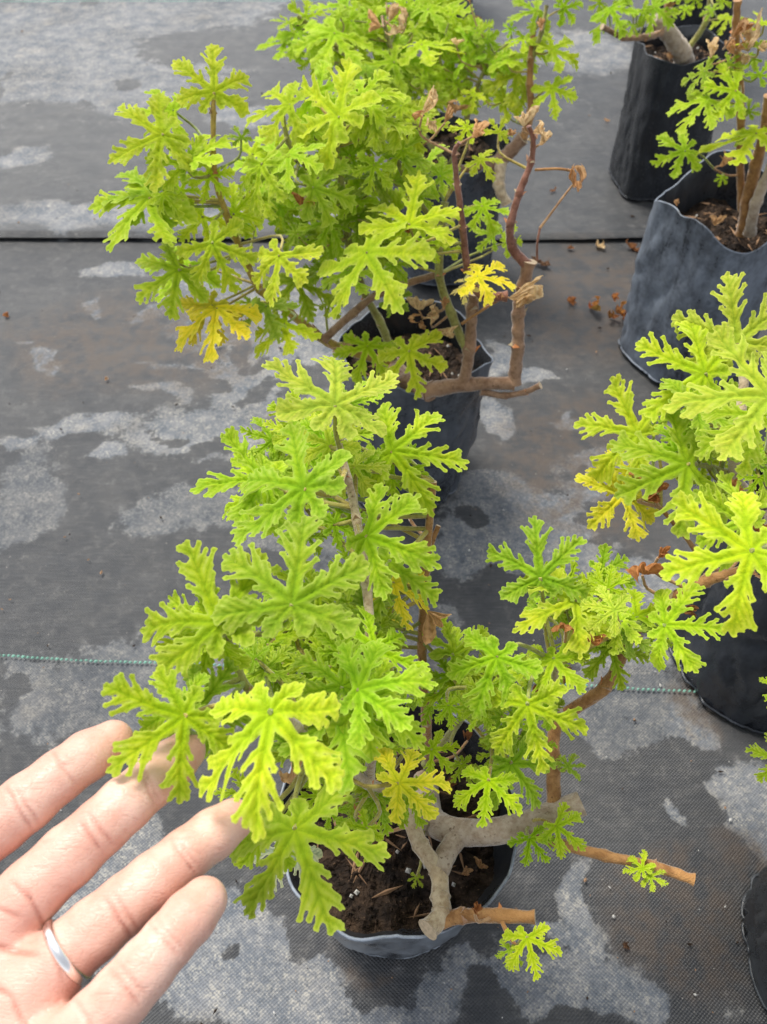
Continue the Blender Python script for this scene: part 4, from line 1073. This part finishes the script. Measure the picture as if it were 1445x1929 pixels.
V, F, MI = [], [], []
for k in range(420):
    u, v = random.uniform(-60, 1500), random.uniform(60, 1980)
    p = at_z(u, v, 0); p.z = 0.001 + (0.0065 if p.y > SEAM else 0)
    sz = random.choice((0.0004, 0.0005, 0.0006, 0.0008, 0.0013)) * (1.5 if v < 700 else 1)
    b = len(V); an = random.uniform(0, 6.28); st = random.uniform(1, 2.6)
    a_, e_ = Vector((math.cos(an), math.sin(an), 0)) * sz * st, Vector((-math.sin(an), math.cos(an), 0)) * sz
    V += [p - a_, p - e_, p + a_, p + e_ * random.uniform(.5, 1.2), p + Vector((0, 0, sz * 1.1)), p - Vector((0, 0, sz * .5))]
    for a in range(4):
        F += [(b + a, b + (a + 1) % 4, b + 4), (b + (a + 1) % 4, b + a, b + 5)]
    MI += [random.choice((0, 0, 0, 1, 1, 2))] * 8
o = mesh_obj('litter', V, F, M_SOIL, None, None, False)
o.data.materials.append(M_STRAW); o.data.materials.append(M_PERLITE)
o.data.polygons.foreach_set('material_index', MI)
tag(o, 'scattered soil crumbs and straw specks on the ground cloth', 'litter', None, 'stuff')

# ------------------------------------------------------------------ the hand
def hp(u, v, z): return np.array(at_z(u, v, z / 100))


PXM = 0.236 / FPX
FING = {   # centre line px, z(cm), radius px
    'index': [(-150, 1668, 40.6, 66), (-70, 1606, 40.9, 64), (0, 1552, 41.2, 61), (50, 1512, 41.4, 60), (112, 1462, 41.4, 55), (165, 1424, 41.2, 55), (212, 1396, 41.0, 47)],
    'middle': [(-10, 1742, 40.4, 66), (60, 1678, 40.8, 64), (130, 1612, 41.0, 63), (192, 1556, 41.2, 58), (236, 1515, 41.2, 58), (284, 1474, 41.0, 55), (322, 1440, 40.7, 54), (348, 1416, 40.5, 47)],
    'ring': [(60, 1856, 40.3, 66), (125, 1797, 40.6, 61), (180, 1750, 40.7, 60), (238, 1702, 40.8, 57), (290, 1660, 40.8, 57), (350, 1610, 40.6, 53), (402, 1571, 40.4, 53), (438, 1545, 40.2, 46)],
    'pinky': [(115, 1990, 40.5, 64), (182, 1926, 41.1, 58), (230, 1874, 41.4, 55), (273, 1825, 41.5, 53), (317, 1773, 41.5, 50), (356, 1729, 41.3, 51), (384, 1697, 41.1, 46)],
}
PALM = [((-140, 1690, 40.2, 90), (-330, 2010, 39.6, 110)), ((-20, 1780, 40.1, 92), (-260, 2080, 39.5, 110)), ((40, 1880, 40.0, 88), (-190, 2140, 39.5, 108)), ((70, 1990, 40.0, 84), (-140, 2190, 39.5, 104)), ((-60, 1850, 40.0, 95), (-150, 1960, 39.9, 95)),
        ((-330, 1880, 40.6, 90), (-330, 2120, 40.0, 120)), ((-330, 2080, 39.4, 130), (-620, 2420, 38.5, 130)), ((-210, 2170, 39.4, 130), (-540, 2470, 38.5, 130)), ((-560, 2440, 38.5, 150), (-700, 2600, 38.0, 160))]
THUMB = [(-330, 2040, 40.8, 105), (-440, 1850, 42.0, 90), (-500, 1690, 42.8, 78), (-510, 1560, 43.2, 68)]


def cones(pts):
    return [(hp(*a[:3]), hp(*b[:3]), a[3] * PXM * 0.945, b[3] * PXM * 0.945) for a, b in zip(pts[:-1], pts[1:])]


def build_hand():
    h = 0.0008
    prim = {k: cones(v) for k, v in FING.items()}
    prim['thumb'] = cones(THUMB)
    palm = [(hp(*a[:3]), hp(*b[:3]), a[3] * PXM, b[3] * PXM) for a, b in PALM]
    allp = np.array([p for v in list(prim.values()) + [palm] for a, b, _, _ in v for p in (a, b)])
    lo, hi = allp.min(0) - 0.034, allp.max(0) + 0.03
    n = np.ceil((hi - lo) / h).astype(int)
    gx, gy, gz = [lo[i] + h * np.arange(n[i]) for i in range(3)]
    Pg = np.stack(np.meshgrid(gx, gy, gz, indexing='ij'), -1).astype(np.float32)

    def field(P):
        def cone(c, flat=1.0):
            a, b, ra, rb = [np.asarray(x, np.float32) for x in c]
            ab = b - a
            t = np.clip(((P - a) @ ab) / (ab @ ab), 0, 1)
            q = P - (a + t[..., None] * ab)
            q[..., 2] *= flat
            return np.sqrt((q * q).sum(-1)) - (ra + (rb - ra) * t)

        def smin(a, b, k):
            hh = np.clip(0.5 + 0.5 * (b - a) / k, 0, 1)
            return b + (a - b) * hh - k * hh * (1 - hh)
        pf = None
        for c in palm:
            d = cone(c, 1.28); pf = d if pf is None else smin(pf, d, 0.006)
        out = None
        for k, v in prim.items():
            f = None
            for c in v:
                d = cone(c, 1.05); f = d if f is None else smin(f, d, 0.0016)
            out = f if out is None else np.minimum(out, f)
        return smin(out, pf, 0.0055)

    Fv = np.concatenate([field(Pg[i:i + 24]) for i in range(0, n[0], 24)], 0)
    ins = Fv < 0
    # naive surface nets
    c = [ins[dx:n[0] - 1 + dx, dy:n[1] - 1 + dy, dz:n[2] - 1 + dz] for dx in (0, 1) for dy in (0, 1) for dz in (0, 1)]
    cnt = sum(x.astype(np.int8) for x in c)
    act = (cnt > 0) & (cnt < 8)
    ids = -np.ones(act.shape, int); ijk = np.argwhere(act); ids[act] = np.arange(len(ijk))
    corners = [(dx, dy, dz) for dx in (0, 1) for dy in (0, 1) for dz in (0, 1)]
    acc = np.zeros((len(ijk), 3)); w = np.zeros(len(ijk))
    for a in range(8):
        for b in range(a + 1, 8):
            ca, cb = np.array(corners[a]), np.array(corners[b])
            if np.abs(ca - cb).sum() != 1: continue
            fa = Fv[tuple((ijk + ca).T)]; fb = Fv[tuple((ijk + cb).T)]
            m = (fa < 0) != (fb < 0)
            t = fa[m] / (fa[m] - fb[m])
            acc[m] += ca + (cb - ca) * t[:, None]; w[m] += 1
    V = lo + (ijk + acc / w[:, None]) * h
    faces = []
    for ax in range(3):
        o1, o2 = [(1, 2), (2, 0), (0, 1)][ax]
        sl0 = [slice(1, -1)] * 3; sl1 = [slice(1, -1)] * 3
        sl0[ax] = slice(0, -1); sl1[ax] = slice(1, None)
        A_, B_ = ins[tuple(sl0)], ins[tuple(sl1)]
        e = np.argwhere(A_ != B_)
        base = e.copy()
        for k in range(3):
            if k != ax: base[:, k] += 1
        d1 = np.zeros(3, int); d1[o1] = -1; d2 = np.zeros(3, int); d2[o2] = -1
        q = np.stack([ids[tuple((base + s).T)] for s in (0 * d1, d1, d1 + d2, d2)], 1)
        fl = A_[tuple(e.T)]
        q[~fl] = q[~fl][:, ::-1]
        faces.append(q)
    Fq = np.concatenate(faces)
    Fq = Fq[(Fq >= 0).all(1)]
    # smooth a little, then press the creases in from the palm side
    E = np.concatenate([Fq[:, [0, 1]], Fq[:, [1, 2]], Fq[:, [2, 3]], Fq[:, [3, 0]]]); E = np.concatenate([E, E[:, ::-1]])
    deg = np.bincount(E[:, 0], minlength=len(V))[:, None]
    for it in range(4):
        s = np.stack([np.bincount(E[:, 0], V[E[:, 1], k], minlength=len(V)) for k in range(3)], 1) / deg
        V = V * 0.5 + s * 0.5
    me = bpy.data.meshes.new('hand')
    me.from_pydata(V.tolist(), [], Fq.tolist())
    me.update()
    nrm = np.empty(len(V) * 3); me.vertices.foreach_get('normal', nrm); nrm = nrm.reshape(-1, 3)
    # crease lines in photo px: (u0,v0,u1,v1, depth mm, width mm)
    CR = [(98, 1412, 128, 1446, .35, .9), (110, 1438, 145, 1478, .3, .9), (8, 1480, 60, 1562, .45, 1.1), (26, 1476, 74, 1552, .35, 1.0), (258, 1444, 292, 1512, .4, .9), (266, 1440, 300, 1506, .3, .8), (150, 1550, 190, 1602, .45, 1.1), (168, 1534, 212, 1590, .45, 1.1), (20, 1660, 60, 1700, .4, 1.0), (50, 1680, 84, 1745, .5, 1.2),
          (322, 1580, 368, 1645, .4, .9), (332, 1576, 378, 1636, .3, .8), (196, 1690, 250, 1768, .45, 1.1), (212, 1680, 262, 1752, .35, 1.0), (84, 1752, 120, 1850, .4, 1.1), (284, 1740, 336, 1800, .4, .9), (296, 1730, 346, 1788, .3, .8), (206, 1826, 262, 1892, .45, 1.0), (222, 1812, 276, 1876, .35, 1.0), (140, 1880, 190, 1960, .4, 1.1),
          (-60, 1770, 70, 1800, .7, 1.4), (-120, 1790, 20, 1880, .7, 1.5), (20, 1880, 60, 1960, .5, 1.3), (-200, 1800, -120, 2000, .8, 1.6), (-40, 1700, 40, 1730, .4, 1.3)]
    proj = V - np.array(CAMP)
    dep = proj @ np.array(FWD)
    pu = CU + FPX * proj[:, 0] / dep; pv = CV - FPX * (proj @ np.array(UPV)) / dep
    face = (nrm * -proj).sum(1) / np.linalg.norm(proj, axis=1) > 0.1
    crs = np.zeros(len(V)); disp = np.zeros(len(V))
    wob = 3.5 * vnoise(pu + 900, pv, 22.0, 5)
    for u0, v0, u1, v1, dm, wd in CR:
        d = np.array([u1 - u0, v1 - v0], float); L2 = d @ d
        t = np.clip(((pu - u0) * d[0] + (pv - v0) * d[1]) / L2, 0, 1)
        ds = np.hypot(pu - u0 - t * d[0] + wob, pv - v0 - t * d[1]) * PXM * 1000
        gq = np.exp(-(ds / (wd * 0.62)) ** 2) * face * np.clip(4 * np.minimum(t + .1, 1.1 - t), 0, 1)
        disp += gq * dm * 0.0014; crs = np.maximum(crs, gq * min(1, dm * 1.6))
    V = V - nrm * np.minimum(disp, 0.0012)[:, None]
    tips = [hp(*FING[k][-1][:3]) for k in FING]
    red = np.zeros(len(V))
    for tpt in tips: red = np.maximum(red, 0.55 * np.exp(-(np.linalg.norm(V - tpt, axis=1) / 0.010) ** 2))
    for tpt in (hp(-40, 1780, 41), hp(40, 1870, 41), hp(30, 1720, 41), hp(60, 1960, 41)): red = np.maximum(red, 0.8 * np.exp(-(np.linalg.norm(V - tpt, axis=1) / 0.020) ** 2))
    me.vertices.foreach_set('co', V.ravel())
    me.polygons.foreach_set('use_smooth', [True] * len(me.polygons))
    ca = me.attributes.new('skindata', 'FLOAT_COLOR', 'POINT')
    ca.data.foreach_set('color', np.stack([crs, red, 0 * red, 1 + 0 * red], -1).astype(np.float32).ravel())
    me.materials.append(M_SKIN); me.update()
    o = link('hand', me)
    tag(o, 'open left hand, palm up, with fingers spread under the leaves', 'hand')


build_hand()
# ring on the ring finger
c0, c1 = Vector(hp(125, 1797, 40.6)), Vector(hp(180, 1750, 40.7))
ax = (c1 - c0).normalized(); cc = c0 * 0.93 + c1 * 0.07
a = ax.orthogonal().normalized(); b = ax.cross(a)
V, F = [], []
RN = 64
R0 = 58.5 * PXM
sect = [(-0.0014, -0.0004), (-0.0015, 0.0006), (-0.0009, 0.0012), (0, 0.00135), (0.0009, 0.0012), (0.0015, 0.0006), (0.0014, -0.0004), (0, -0.0009)]
for i in range(RN):
    an = 2 * math.pi * i / RN
    d = a * math.cos(an) + b * math.sin(an)
    for x, r in sect: V.append(cc + ax * x + d * (R0 + r))
m = len(sect)
for i in range(RN):
    for k in range(m):
        F.append((i * m + k, i * m + (k + 1) % m, ((i + 1) % RN) * m + (k + 1) % m, ((i + 1) % RN) * m + k))
tag(mesh_obj('ring', V, F, M_SILVER), 'plain polished silver ring worn on the ring finger', 'ring')
